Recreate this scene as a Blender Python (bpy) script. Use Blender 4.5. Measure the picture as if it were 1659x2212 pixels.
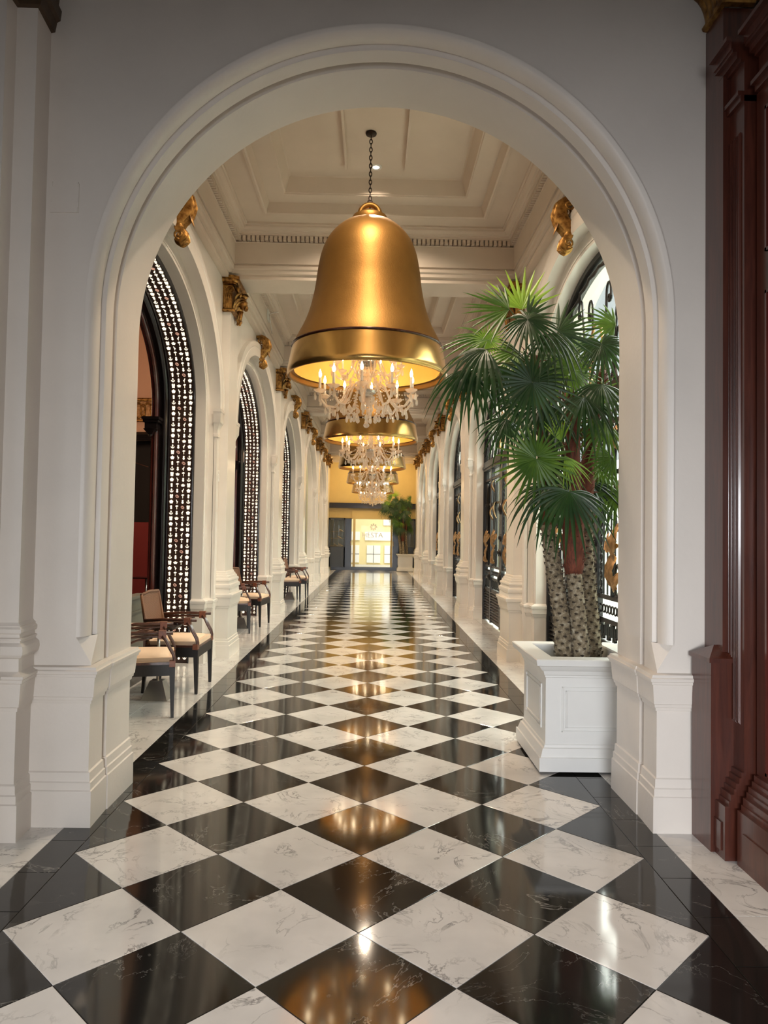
import bpy, math, random
from mathutils import Vector, Matrix
random.seed(7)
PI = math.pi
sc = bpy.context.scene
col = sc.collection
for o in list(bpy.data.objects):
    bpy.data.objects.remove(o)

# ---------------------------------------------------------------- camera
FPX = 1578.5
YAW, PITCH, ROLL = 0.014966, 0.031827, 0.016
CAM = Vector((0.0287, 0.0, 1.4624))
fw = Vector((math.sin(YAW)*math.cos(PITCH), math.cos(YAW)*math.cos(PITCH), math.sin(PITCH)))
r0 = Vector((math.cos(YAW), -math.sin(YAW), 0)); u0 = r0.cross(fw)
rt = r0*math.cos(ROLL) + u0*math.sin(ROLL); up = -r0*math.sin(ROLL) + u0*math.cos(ROLL)
cd = bpy.data.cameras.new('camera'); cam = bpy.data.objects.new('camera', cd); col.objects.link(cam)
cd.sensor_fit = 'HORIZONTAL'; cd.sensor_width = 36.0; cd.lens = 36.0*FPX/1659.0
cd.clip_start = 0.05; cd.clip_end = 200
m = Matrix((rt, up, -fw)).transposed().to_4x4(); m.translation = CAM
cam.matrix_world = m
sc.camera = cam

# ---------------------------------------------------------------- world, lights, exposure
w = bpy.data.worlds.new('sky'); sc.world = w; w.use_nodes = True
bg = w.node_tree.nodes['Background']; bg.inputs[0].default_value = (0.93, 0.96, 0.98, 1); bg.inputs[1].default_value = 0.8
sc.view_settings.view_transform = 'Standard'; sc.view_settings.look = 'None'
sc.view_settings.exposure = 0.16; sc.view_settings.gamma = 1.0; sc.view_settings.use_curve_mapping = False
try:
    sc.cycles.max_bounces = 10; sc.cycles.diffuse_bounces = 6; sc.cycles.glossy_bounces = 5
    sc.cycles.transparent_max_bounces = 24; sc.cycles.transmission_bounces = 6
    sc.cycles.sample_clamp_indirect = 6.0; sc.cycles.use_denoising = True
    sc.cycles.caustics_reflective = False; sc.cycles.caustics_refractive = False
except Exception:
    pass

def light(name, kind, loc, power, color, size=0.1, rot=None, spot=None, sizey=None):
    d = bpy.data.lights.new(name, kind); d.energy = power; d.color = color
    if kind == 'AREA':
        d.size = size
        if sizey: d.shape = 'RECTANGLE'; d.size_y = sizey
    elif kind != 'SUN':
        d.shadow_soft_size = size
    if kind == 'SPOT': d.spot_size = spot or 1.6; d.spot_blend = 0.6
    o = bpy.data.objects.new(name, d); col.objects.link(o); o.location = loc
    if rot: o.rotation_euler = rot
    return o

WARM = (1.0, 0.72, 0.42); SOFT = (1.0, 0.80, 0.60)
BAYS = [6.53 + 4.8*k for k in range(5)]
BELLS = [(-0.05, 7.0), (-0.03, 11.8), (-0.01, 16.6), (0.0, 21.4), (0.01, 26.2)]
# daylight above the courtyard that runs beside the gates, and in the forecourt past the end door
light('courtyard_daylight', 'AREA', (5.2, 15.0, 6.5), 5200, (1.0, 0.98, 0.92), 3.0, (0, math.radians(28), 0), sizey=26)
light('forecourt_sun', 'AREA', (0.0, 32.6, 6.0), 230, (1.0, 0.95, 0.82), 4.0, (math.radians(38), 0, 0), sizey=3.0)
# foyer daylight: a big window wall behind the visitor
light('foyer_window', 'AREA', (-0.6, -9.0, 2.2), 1150, (0.95, 0.97, 1.0), 5.0, (math.radians(90), 0, 0), sizey=2.0)
light('foyer_side_window', 'AREA', (-5.4, -0.9, 2.3), 420, (0.97, 0.97, 1.0), 1.8, (0, -math.radians(90), 0), sizey=3.0)
for bx, by in BELLS:     # ceiling downlights before and behind each bell
    light('downlight', 'SPOT', (0.0, by+0.66, 5.33), 185, SOFT, 0.05, (0, 0, 0), 2.4)
    light('downlight', 'SPOT', (0.0, by-1.05, 5.33), 185, SOFT, 0.05, (0, 0, 0), 2.4)
    light('chandelier_glow', 'POINT', (bx, by, 3.75), 14, WARM, 0.06)
light('arch_fill_spot', 'SPOT', (0.0, 4.95, 5.16), 170, SOFT, 0.05, (0, 0, 0), 2.3)  # added spot without a fixture, lifts the arch soffit by floor bounce
light('lounge_lamp', 'POINT', (-4.2, 10.5, 3.3), 130, (1.0, 0.62, 0.4), 0.3)
light('end_warm_fill', 'AREA', (0.0, 29.3, 4.9), 80, (1.0, 0.70, 0.30), 2.4, (0, 0, 0), sizey=1.2)  # added warm fill that yellows the corridor end; no cove there

# ---------------------------------------------------------------- materials
def mat(name):
    m = bpy.data.materials.new(name); m.use_nodes = True
    nt = m.node_tree; b = nt.nodes['Principled BSDF']
    return m, nt, b
def setp(b, **k):
    for n, v in k.items():
        n = n.replace('_', ' ')
        if n in b.inputs: b.inputs[n].default_value = v
def plain(name, c, rough=0.5, metal=0.0, **k):
    m, nt, b = mat(name)
    setp(b, Base_Color=(*c, 1), Roughness=rough, Metallic=metal, **k)
    return m
def tex(nt, kind, **k):
    n = nt.nodes.new(kind)
    for a, v in k.items():
        a = a.replace('_', ' ')
        if a in n.inputs: n.inputs[a].default_value = v
    return n
def coords(nt, rnd=0.0, scale=(1, 1, 1), space='Object'):
    tc = nt.nodes.new('ShaderNodeTexCoord'); mp = nt.nodes.new('ShaderNodeMapping')
    mp.inputs['Scale'].default_value = scale
    nt.links.new(tc.outputs[space], mp.inputs[0])
    if rnd:
        oi = nt.nodes.new('ShaderNodeObjectInfo'); mu = nt.nodes.new('ShaderNodeVectorMath'); mu.operation = 'SCALE'
        cb = nt.nodes.new('ShaderNodeCombineXYZ')
        ml = nt.nodes.new('ShaderNodeMath'); ml.operation = 'MULTIPLY'; ml.inputs[1].default_value = 7.3
        nt.links.new(oi.outputs['Random'], cb.inputs[0]); nt.links.new(oi.outputs['Random'], ml.inputs[0])
        nt.links.new(ml.outputs[0], cb.inputs[1]); nt.links.new(ml.outputs[0], cb.inputs[2])
        nt.links.new(cb.outputs[0], mu.inputs[0]); mu.inputs['Scale'].default_value = rnd
        nt.links.new(mu.outputs[0], mp.inputs['Location'])
    return mp.outputs[0]
def ramp(nt, src, stops):
    r = nt.nodes.new('ShaderNodeValToRGB'); e = r.color_ramp.elements
    while len(e) < len(stops): e.new(0.5)
    for i, (p, c) in enumerate(stops):
        e[i].position = p; e[i].color = (*c, 1)
    nt.links.new(src, r.inputs[0]); return r.outputs[0]
def bump(nt, b, src, strength=0.2, dist=0.01):
    bp = nt.nodes.new('ShaderNodeBump'); bp.inputs['Strength'].default_value = strength; bp.inputs['Distance'].default_value = dist
    nt.links.new(src, bp.inputs['Height']); nt.links.new(bp.outputs[0], b.inputs['Normal'])

def paint(name, c, rough, spec=0.5, bs=0.12):
    m, nt, b = mat(name)
    v = coords(nt)
    n = tex(nt, 'ShaderNodeTexNoise', Scale=2.2, Detail=5.0, Roughness=0.6); nt.links.new(v, n.inputs['Vector'])
    c2 = tuple(x*0.93 for x in c)
    nt.links.new(ramp(nt, n.outputs[0], [(0.3, c2), (0.7, c)]), b.inputs['Base Color'])
    n2 = tex(nt, 'ShaderNodeTexNoise', Scale=38.0, Detail=3.0); nt.links.new(v, n2.inputs['Vector'])
    bump(nt, b, n2.outputs[0], bs, 0.004)
    setp(b, Roughness=rough); b.inputs['Specular IOR Level'].default_value = spec
    return m
M = {}
M['gloss_paint'] = paint('cream gloss paint', (0.80, 0.755, 0.69), 0.22, 0.6, 0.06)
M['wall_paint'] = paint('foyer wall paint', (0.71, 0.655, 0.595), 0.42, 0.5, 0.22)
M['dimmed_ceiling_paint'] = paint('dimmed ceiling paint', (0.67, 0.575, 0.48), 0.55, 0.3, 0.08)  # same cream as the walls, with the ceiling's weaker light put into the colour
M['planter_paint'] = paint('planter paint', (0.74, 0.74, 0.72), 0.35, 0.5, 0.1)
M['yellow_paint'] = paint('pale yellow paint', (0.66, 0.50, 0.23), 0.5, 0.4, 0.1)

def marble(name, base, vein, veinw, rough, scale, soft):
    m, nt, b = mat(name)
    v = coords(nt, rnd=13.0)
    nz = tex(nt, 'ShaderNodeTexNoise', Scale=scale, Detail=6.0, Roughness=0.62, Distortion=1.0); nt.links.new(v, nz.inputs['Vector'])
    sub = nt.nodes.new('ShaderNodeMath'); sub.operation = 'SUBTRACT'; sub.inputs[1].default_value = 0.5
    ab = nt.nodes.new('ShaderNodeMath'); ab.operation = 'ABSOLUTE'
    nt.links.new(nz.outputs[0], sub.inputs[0]); nt.links.new(sub.outputs[0], ab.inputs[0])
    veins = ramp(nt, ab.outputs[0], [(0.0, (1, 1, 1)), (veinw, (0, 0, 0))])
    n3 = tex(nt, 'ShaderNodeTexNoise', Scale=scale*1.1, Detail=2.0); nt.links.new(v, n3.inputs['Vector'])
    msk = ramp(nt, n3.outputs[0], [(0.42, (0, 0, 0)), (0.68, (1, 1, 1))])
    mu = nt.nodes.new('ShaderNodeMath'); mu.operation = 'MULTIPLY'
    nt.links.new(veins, mu.inputs[0]); nt.links.new(msk, mu.inputs[1])
    cl = tex(nt, 'ShaderNodeTexNoise', Scale=scale*0.8, Detail=4.0); nt.links.new(v, cl.inputs['Vector'])
    cloud = ramp(nt, cl.outputs[0], [(0.35, soft), (0.65, base)])
    mx = nt.nodes.new('ShaderNodeMix'); mx.data_type = 'RGBA'
    nt.links.new(mu.outputs[0], mx.inputs[0]); nt.links.new(cloud, mx.inputs[6]); mx.inputs[7].default_value = (*vein, 1)
    nt.links.new(mx.outputs[2], b.inputs['Base Color'])
    setp(b, Roughness=rough); b.inputs['Specular IOR Level'].default_value = 0.65
    return m
M['white_marble'] = marble('white veined marble', (0.73, 0.705, 0.67), (0.24, 0.23, 0.22), 0.022, 0.09, 4.5, (0.62, 0.60, 0.57))
M['black_marble'] = marble('black marble', (0.010, 0.0095, 0.009), (0.22, 0.21, 0.19), 0.006, 0.075, 2.2, (0.016, 0.015, 0.013))
M['grout'] = plain('dark grout', (0.03, 0.028, 0.025), 0.8)

def goldm(name, c1, c2, rough, scale=9.0, bs=0.15, metal=1.0):
    m, nt, b = mat(name)
    v = coords(nt)
    n = tex(nt, 'ShaderNodeTexNoise', Scale=scale, Detail=5.0); nt.links.new(v, n.inputs['Vector'])
    nt.links.new(ramp(nt, n.outputs[0], [(0.35, c2), (0.65, c1)]), b.inputs['Base Color'])
    n2 = tex(nt, 'ShaderNodeTexNoise', Scale=scale*20, Detail=2.0); nt.links.new(v, n2.inputs['Vector'])
    bump(nt, b, n2.outputs[0], bs, 0.002)
    setp(b, Roughness=rough, Metallic=metal)
    return m
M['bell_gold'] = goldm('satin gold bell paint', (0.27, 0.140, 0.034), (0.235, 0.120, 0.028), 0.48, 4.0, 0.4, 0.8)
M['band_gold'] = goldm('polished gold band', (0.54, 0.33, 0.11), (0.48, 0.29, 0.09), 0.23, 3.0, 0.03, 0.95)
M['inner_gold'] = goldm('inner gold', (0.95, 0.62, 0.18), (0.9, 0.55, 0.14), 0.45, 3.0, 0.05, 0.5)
M['gilding'] = goldm('antique gilding', (0.50, 0.27, 0.075), (0.14, 0.06, 0.015), 0.34, 22.0, 0.5, 0.9)
M['leaf_gold'] = goldm('gilded iron leaf', (0.62, 0.40, 0.20), (0.30, 0.17, 0.07), 0.42, 20.0, 0.4, 0.7)
M['bronze'] = goldm('dark bronze paint', (0.10, 0.062, 0.035), (0.06, 0.036, 0.02), 0.45, 8.0, 0.3, 0.4)
M['black_lacquer'] = plain('black lacquer', (0.012, 0.009, 0.010), 0.16)
M['screen_panel'] = plain('dark brown screen panel', (0.045, 0.022, 0.016), 0.35)
M['iron'] = plain('black wrought iron', (0.012, 0.011, 0.011), 0.38, 0.4)
M['grey_iron'] = plain('grey iron stile', (0.07, 0.07, 0.075), 0.35, 0.6)
M['chain'] = plain('blackened chain', (0.025, 0.015, 0.010), 0.4, 0.7)
M['dark_trim'] = plain('dark trim', (0.05, 0.018, 0.012), 0.15, 0.3)

def wood(name, c1, c2, rough, scale=(14, 14, 1.2), coat=0.4):
    m, nt, b = mat(name)
    v = coords(nt, scale=scale)
    n = tex(nt, 'ShaderNodeTexNoise', Scale=2.4, Detail=6.0, Roughness=0.65, Distortion=0.6); nt.links.new(v, n.inputs['Vector'])
    nt.links.new(ramp(nt, n.outputs[0], [(0.3, c2), (0.7, c1)]), b.inputs['Base Color'])
    bump(nt, b, n.outputs[0], 0.08, 0.003)
    setp(b, Roughness=rough); b.inputs['Coat Weight'].default_value = coat; b.inputs['Coat Roughness'].default_value = 0.12
    return m
M['mahogany'] = wood('mahogany', (0.088, 0.023, 0.013), (0.040, 0.010, 0.006), 0.32)
M['red_wood'] = wood('glossy red mahogany', (0.11, 0.022, 0.016), (0.05, 0.010, 0.008), 0.15)
M['chair_black'] = wood('ebonised chair wood', (0.010, 0.007, 0.006), (0.005, 0.004, 0.003), 0.45, coat=0.0)
M['chair_wood'] = wood('dark cane rod', (0.10, 0.032, 0.018), (0.035, 0.012, 0.009), 0.3, (6, 6, 6))
M['leather'] = wood('tan leather wrap', (0.24, 0.075, 0.028), (0.13, 0.035, 0.015), 0.4, (30, 30, 30), 0.1)
M['cushion'] = plain('cream cushion', (0.80, 0.60, 0.42), 0.7)
M['steel'] = plain('brushed steel', (0.62, 0.60, 0.57), 0.25, 0.9)
M['black'] = plain('matt black', (0.01, 0.01, 0.01), 0.5)
M['red_fabric'] = plain('dark red drape', (0.14, 0.008, 0.006), 0.8)
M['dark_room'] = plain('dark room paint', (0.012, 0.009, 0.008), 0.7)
M['plaster_pink'] = paint('lounge plaster', (0.72, 0.46, 0.32), 0.7, 0.3, 0.5)
M['grey_green'] = paint('grey green paint', (0.11, 0.11, 0.085), 0.4, 0.5, 0.05)
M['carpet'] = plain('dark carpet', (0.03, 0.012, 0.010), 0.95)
M['soil'] = plain('dark soil', (0.03, 0.018, 0.012), 0.95)
M['mint_wall'] = paint('courtyard wall', (0.80, 0.88, 0.82), 0.7, 0.2, 0.1)
M['paving'] = paint('courtyard paving', (0.62, 0.60, 0.54), 0.8, 0.2, 0.1)
M['navy'] = plain('navy lacquer', (0.012, 0.017, 0.030), 0.25)
M['cabinet_dark'] = plain('charcoal cabinet', (0.028, 0.030, 0.028), 0.35)
M['white_plastic'] = plain('white plastic', (0.75, 0.74, 0.70), 0.4)
M['facade'] = paint('forecourt facade', (0.86, 0.74, 0.42), 0.8, 0.2, 0.1)
M['facade_white'] = plain('white window reveal', (0.92, 0.92, 0.90), 0.5)

def rattan(name, c1, c2):
    m, nt, b = mat(name)
    v = coords(nt)
    wv = tex(nt, 'ShaderNodeTexWave', Scale=42.0, Distortion=0.6); wv.bands_direction = 'Z'; nt.links.new(v, wv.inputs['Vector'])
    w2 = tex(nt, 'ShaderNodeTexWave', Scale=30.0, Distortion=0.4); w2.bands_direction = 'Y'; nt.links.new(v, w2.inputs['Vector'])
    mu = nt.nodes.new('ShaderNodeMath'); mu.operation = 'MULTIPLY'
    nt.links.new(wv.outputs['Fac'], mu.inputs[0]); nt.links.new(w2.outputs['Fac'], mu.inputs[1])
    nt.links.new(ramp(nt, mu.outputs[0], [(0.05, c2), (0.6, c1)]), b.inputs['Base Color'])
    bump(nt, b, mu.outputs[0], 0.5, 0.006); setp(b, Roughness=0.5)
    return m
M['rattan'] = rattan('woven rattan', (0.34, 0.16, 0.07), (0.09, 0.035, 0.015))
M['rattan_red'] = rattan('red woven rattan', (0.55, 0.12, 0.05), (0.16, 0.02, 0.01))

def glassy(name, tint, refl=0.12, rough=0.02):
    m = bpy.data.materials.new(name); m.use_nodes = True; nt = m.node_tree; nt.nodes.clear()
    out = nt.nodes.new('ShaderNodeOutputMaterial'); mx = nt.nodes.new('ShaderNodeMixShader'); mx.inputs[0].default_value = refl
    t = nt.nodes.new('ShaderNodeBsdfTransparent'); t.inputs[0].default_value = (*tint, 1)
    g = nt.nodes.new('ShaderNodeBsdfGlossy'); g.inputs['Roughness'].default_value = rough
    nt.links.new(t.outputs[0], mx.inputs[1]); nt.links.new(g.outputs[0], mx.inputs[2]); nt.links.new(mx.outputs[0], out.inputs[0])
    return m
M['window_glass'] = glassy('window glass', (0.92, 0.96, 0.94), 0.06)
M['door_glass'] = glassy('door glass', (0.98, 0.985, 0.97), 0.002)
M['dark_glass'] = plain('dark reflective glass', (0.012, 0.010, 0.010), 0.05)
def crystal():
    m = bpy.data.materials.new('cut crystal'); m.use_nodes = True; nt = m.node_tree; nt.nodes.clear()
    out = nt.nodes.new('ShaderNodeOutputMaterial')
    t = nt.nodes.new('ShaderNodeBsdfTransparent'); t.inputs[0].default_value = (1, 0.97, 0.93, 1)
    g = nt.nodes.new('ShaderNodeBsdfGlossy'); g.inputs['Roughness'].default_value = 0.08
    tl = nt.nodes.new('ShaderNodeBsdfTranslucent'); tl.inputs[0].default_value = (1, 0.93, 0.86, 1)
    a = nt.nodes.new('ShaderNodeMixShader'); b = nt.nodes.new('ShaderNodeMixShader')
    lw = nt.nodes.new('ShaderNodeLayerWeight'); lw.inputs[0].default_value = 0.45
    nt.links.new(lw.outputs['Facing'], a.inputs[0])
    nt.links.new(t.outputs[0], a.inputs[1]); nt.links.new(g.outputs[0], a.inputs[2])
    b.inputs[0].default_value = 0.45
    nt.links.new(a.outputs[0], b.inputs[1]); nt.links.new(tl.outputs[0], b.inputs[2]); nt.links.new(b.outputs[0], out.inputs[0])
    return m
M['crystal'] = crystal()
def emit(name, c, s):
    m = bpy.data.materials.new(name); m.use_nodes = True; nt = m.node_tree; nt.nodes.clear()
    out = nt.nodes.new('ShaderNodeOutputMaterial'); e = nt.nodes.new('ShaderNodeEmission')
    e.inputs[0].default_value = (*c, 1); e.inputs[1].default_value = s; nt.links.new(e.outputs[0], out.inputs[0]); return m
M['charm_light'] = emit('backlit cut-out', (1.0, 0.86, 0.62), 1.5)
M['charm_pink'] = emit('backlit pink cut-out', (1.0, 0.55, 0.38), 0.7)
M['bulb'] = emit('candle bulb', (1.0, 0.78, 0.48), 40.0)
M['lamp_lens'] = emit('lamp lens', (1.0, 0.9, 0.75), 6.0)

def leafm(name, c1, c2):
    m, nt, b = mat(name)
    v = coords(nt)
    n = tex(nt, 'ShaderNodeTexNoise', Scale=6.0, Detail=3.0); nt.links.new(v, n.inputs['Vector'])
    cr = ramp(nt, n.outputs[0], [(0.3, c2), (0.7, c1)])
    nt.links.new(cr, b.inputs['Base Color']); setp(b, Roughness=0.40)
    tl = nt.nodes.new('ShaderNodeBsdfTranslucent'); mx = nt.nodes.new('ShaderNodeMixShader'); mx.inputs[0].default_value = 0.30
    hs = nt.nodes.new('ShaderNodeHueSaturation'); hs.inputs['Value'].default_value = 2.2; hs.inputs['Hue'].default_value = 0.475
    nt.links.new(cr, hs.inputs['Color']); nt.links.new(hs.outputs[0], tl.inputs[0])
    out = nt.nodes['Material Output']
    nt.links.new(b.outputs[0], mx.inputs[1]); nt.links.new(tl.outputs[0], mx.inputs[2]); nt.links.new(mx.outputs[0], out.inputs[0])
    return m
M['frond_dark'] = leafm('dark palm leaf', (0.022, 0.070, 0.014), (0.010, 0.034, 0.010))
M['frond_mid'] = leafm('green palm leaf', (0.085, 0.180, 0.018), (0.035, 0.095, 0.014))
M['frond_light'] = leafm('young palm leaf', (0.26, 0.42, 0.045), (0.14, 0.28, 0.03))
M['stem_green'] = plain('leaf stalk', (0.10, 0.13, 0.03), 0.5)
def barkm():
    m, nt, b = mat('palm bark')
    v = coords(nt)
    n = tex(nt, 'ShaderNodeTexNoise', Scale=26.0, Detail=6.0, Roughness=0.7); nt.links.new(v, n.inputs['Vector'])
    nt.links.new(ramp(nt, n.outputs[0], [(0.3, (0.07, 0.055, 0.035)), (0.5, (0.24, 0.19, 0.12)), (0.68, (0.50, 0.45, 0.34))]), b.inputs['Base Color'])
    bump(nt, b, n.outputs[0], 0.9, 0.02); setp(b, Roughness=0.85); return m
M['bark'] = barkm()
M['scar'] = plain('leaf scar', (0.045, 0.033, 0.021), 0.9)
M['fibre'] = wood('reddish trunk fibre', (0.20, 0.050, 0.022), (0.06, 0.018, 0.010), 0.8, (30, 30, 8), 0.0)

# ---------------------------------------------------------------- mesh helpers
class MB:
    def __init__(s): s.v = []; s.f = []
    def add(s, vs, fs):
        n = len(s.v); s.v += [tuple(p) for p in vs]; s.f += [tuple(i+n for i in f) for f in fs]; return s
    def box(s, x0, x1, y0, y1, z0, z1):
        return s.add([(x0,y0,z0),(x1,y0,z0),(x1,y1,z0),(x0,y1,z0),(x0,y0,z1),(x1,y0,z1),(x1,y1,z1),(x0,y1,z1)],
              [(0,3,2,1),(4,5,6,7),(0,1,5,4),(1,2,6,5),(2,3,7,6),(3,0,4,7)])
    def frustum(s, c, r0, r1, z0, z1, ry0=None, ry1=None):
        ry0 = r0 if ry0 is None else ry0; ry1 = r1 if ry1 is None else ry1
        x, y = c
        return s.add([(x-r0,y-ry0,z0),(x+r0,y-ry0,z0),(x+r0,y+ry0,z0),(x-r0,y+ry0,z0),(x-r1,y-ry1,z1),(x+r1,y-ry1,z1),(x+r1,y+ry1,z1),(x-r1,y+ry1,z1)],
              [(0,3,2,1),(4,5,6,7),(0,1,5,4),(1,2,6,5),(2,3,7,6),(3,0,4,7)])
    def tube(s, pts, rad, n=8, cap=True, flat=None):
        pts = [Vector(p) for p in pts]; L = len(pts)
        if not hasattr(rad, '__len__'): rad = [rad]*L
        prev = None; rings = []
        for i, p in enumerate(pts):
            t = (pts[min(i+1, L-1)] - pts[max(i-1, 0)])
            if t.length < 1e-9: t = Vector((0, 0, 1))
            t.normalize()
            if prev is None:
                a = Vector((0, 0, 1)) if abs(t.z) < 0.9 else Vector((1, 0, 0))
                nn = a.cross(t).normalized()
            else:
                nn = (prev - t*prev.dot(t))
                nn = nn.normalized() if nn.length > 1e-6 else t.orthogonal().normalized()
            prev = nn; bb = t.cross(nn)
            fl = flat or 1.0
            rings.append([p + nn*math.cos(2*PI*j/n)*rad[i] + bb*math.sin(2*PI*j/n)*rad[i]*fl for j in range(n)])
        vs = [q for r in rings for q in r]
        fs = [(i*n+j, i*n+(j+1) % n, (i+1)*n+(j+1) % n, (i+1)*n+j) for i in range(L-1) for j in range(n)]
        if cap: fs += [tuple(range(n-1, -1, -1)), tuple((L-1)*n+j for j in range(n))]
        return s.add(vs, fs)
    def lathe(s, prof, c=(0, 0, 0), n=32, close=False):
        vs = [(c[0]+r*math.cos(2*PI*j/n), c[1]+r*math.sin(2*PI*j/n), c[2]+z) for r, z in prof for j in range(n)]
        L = len(prof)
        fs = [(i*n+j, i*n+(j+1) % n, (i+1)*n+(j+1) % n, (i+1)*n+j) for i in range(L-1) for j in range(n)]
        return s.add(vs, fs)
    def ball(s, c, rx, ry=None, rz=None, n=8, k=5):
        ry = rx if ry is None else ry; rz = rx if rz is None else rz
        vs = []; 
        for i in range(k+1):
            a = PI*i/k
            for j in range(n):
                t = 2*PI*j/n; vs.append((c[0]+rx*math.sin(a)*math.cos(t), c[1]+ry*math.sin(a)*math.sin(t), c[2]+rz*math.cos(a)))
        fs = [(i*n+j, (i+1)*n+j, (i+1)*n+(j+1) % n, i*n+(j+1) % n) for i in range(k) for j in range(n)]
        return s.add(vs, fs)
    def prism(s, poly, f):   # poly: list of 2-D points; f(u, v, w) -> 3-D with w in {0,1}
        n = len(poly)
        vs = [f(u, v, 0) for u, v in poly] + [f(u, v, 1) for u, v in poly]
        fs = [tuple(range(n-1, -1, -1)), tuple(range(n, 2*n))] + [(i, (i+1) % n, n+(i+1) % n, n+i) for i in range(n)]
        return s.add(vs, fs)
    def grid(s, rows, closed=False):
        n = len(rows[0]); vs = [p for r in rows for p in r]
        fs = []
        for i in range(len(rows)-1):
            for j in range(n if closed else n-1):
                fs.append((i*n+j, i*n+(j+1) % n, (i+1)*n+(j+1) % n, (i+1)*n+j))
        return s.add(vs, fs)
    def merge(s, o, mtx=None):
        return s.add([(mtx @ Vector(p)) if mtx else p for p in o.v], o.f)
    def mesh(s, name, m, smooth=False, angle=None):
        me = bpy.data.meshes.new(name); me.from_pydata([tuple(p) for p in s.v], [], s.f)
        me.materials.append(m if not isinstance(m, str) else M[m])
        import bmesh
        bm = bmesh.new(); bm.from_mesh(me)
        bmesh.ops.remove_doubles(bm, verts=bm.verts, dist=1e-5)
        bmesh.ops.recalc_face_normals(bm, faces=bm.faces); bm.to_mesh(me); bm.free()
        if smooth:
            for p in me.polygons: p.use_smooth = True
            if angle:
                me.set_sharp_from_angle(angle=math.radians(angle))
        me.update(); return me
    def build(s, name, m, parent=None, smooth=False, angle=None, loc=None):
        me = s.mesh(name, m, smooth, angle)
        o = bpy.data.objects.new(name, me); col.objects.link(o)
        if parent: o.parent = parent
        if loc: o.location = loc
        return o
def thing(name, label, cat, loc=(0, 0, 0), rz=0, group=None, scale=None):
    o = bpy.data.objects.new(name, None); col.objects.link(o); o.location = loc; o.rotation_euler = (0, 0, rz)
    o.empty_display_size = 0.1
    o['label'] = label; o['category'] = cat
    if group: o['group'] = group
    if scale: o.scale = scale
    return o
def tag(o, label, cat, group=None, kind=None):
    o['label'] = label; o['category'] = cat
    if group: o['group'] = group
    if kind: o['kind'] = kind
    return o
def struct(o, label=None):
    o['kind'] = 'structure'
    if label: o['label'] = label
    return o
def dup(root, loc=None, rz=None, label=None, group=None, scale=None, skip=()):
    r = root.copy(); col.objects.link(r)
    if loc: r.location = loc
    if rz is not None: r.rotation_euler = (0, 0, rz)
    if scale: r.scale = scale
    if label: r['label'] = label
    if group: r['group'] = group
    for ch in list(root.children):
        if ch.name.split('.')[0] in skip: continue
        c = ch.copy(); col.objects.link(c); c.parent = r
        for g in ch.children:
            d = g.copy(); col.objects.link(d); d.parent = c
    return r
def inst(me, name, parent, loc, rz=0, rot=None, scale=None):
    o = bpy.data.objects.new(name, me); col.objects.link(o); o.parent = parent; o.location = loc
    o.rotation_euler = rot if rot else (0, 0, rz)
    if scale: o.scale = scale
    return o

def plan_sweep(mb, line, prof, closed=False, side=1):
    """line: plan polyline; prof: (z, offset to the left*side); mitred."""
    pts = [Vector((p[0], p[1])) for p in line]; L = len(pts); nrm = []
    for i in range(L):
        if closed: a, b = pts[i-1], pts[(i+1) % L]
        else: a, b = pts[max(i-1, 0)], pts[min(i+1, L-1)]
        d1 = (pts[i]-a); d2 = (b-pts[i])
        if d1.length < 1e-9: d1 = d2
        if d2.length < 1e-9: d2 = d1
        d1.normalize(); d2.normalize()
        n1 = Vector((-d1.y, d1.x)); n2 = Vector((-d2.y, d2.x)); mm = n1+n2
        if mm.length < 1e-6: mm = n1
        mm.normalize(); mm = mm/max(0.3, mm.dot(n1)); nrm.append(mm*side)
    rows = [[(p.x+n.x*o, p.y+n.y*o, z) for p, n in zip(pts, nrm)] for z, o in prof]
    mb.grid(rows, closed); return mb

def arch_path(a, b, zs, z0, n=40, half=None):
    """points (u, z) of a jamb, elliptical arch and jamb, from -u to +u."""
    p = [(-a, z0), (-a, zs)] if half is None else [(-a, zs)]
    for i in range(1, n):
        t = PI - PI*i/n; p.append((a*math.cos(t), zs+b*math.sin(t)))
    p += [(a, zs), (a, z0)] if half is None else [(a, zs)]
    return p
def arch_sweep(mb, a, b, zs, z0, prof, f, n=40, half=None):
    """prof: (offset, depth); f(u, depth, z)->xyz."""
    rows = [[f(u, d, z) for u, z in arch_path(a+o, b+o, zs, z0, n, half)] for o, d in prof]
    mb.grid(rows); return mb
def arch_panel(mb, a, b, zs, z0, u0, u1, z1, d, f, n=40):
    """flat wall with an arched hole."""
    inner = arch_path(a, b, zs, z0, n); outer = []
    for u, z in inner:
        if z <= zs + 1e-6: outer.append((u0 if u < 0 else u1, z))
        else:
            k = 1e9
            if u < -1e-6: k = min(k, u0/u)
            if u > 1e-6: k = min(k, u1/u)
            if z > zs: k = min(k, (z1-zs)/(z-zs))
            outer.append((u*k, zs+(z-zs)*k))
    mb.grid([[f(u, d, z) for u, z in inner], [f(u, d, z) for u, z in outer]])
    # corner fills
    for s_, uu in ((0, u0), (1, u1)):
        last = None
        for i in range(len(outer)-1):
            p, q = outer[i], outer[i+1]
            on_side_p = abs(p[0]-uu) < 1e-6; on_top_q = abs(q[1]-z1) < 1e-6
            on_side_q = abs(q[0]-uu) < 1e-6; on_top_p = abs(p[1]-z1) < 1e-6
            if (on_side_p and on_top_q and not on_side_q) or (on_top_p and on_side_q and not on_top_q):
                mb.add([f(*_fz(p, d)), f(*_fz((uu, z1), d)), f(*_fz(q, d))], [(0, 1, 2)])
    return mb
def _fz(p, d): return (p[0], d, p[1])

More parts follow.
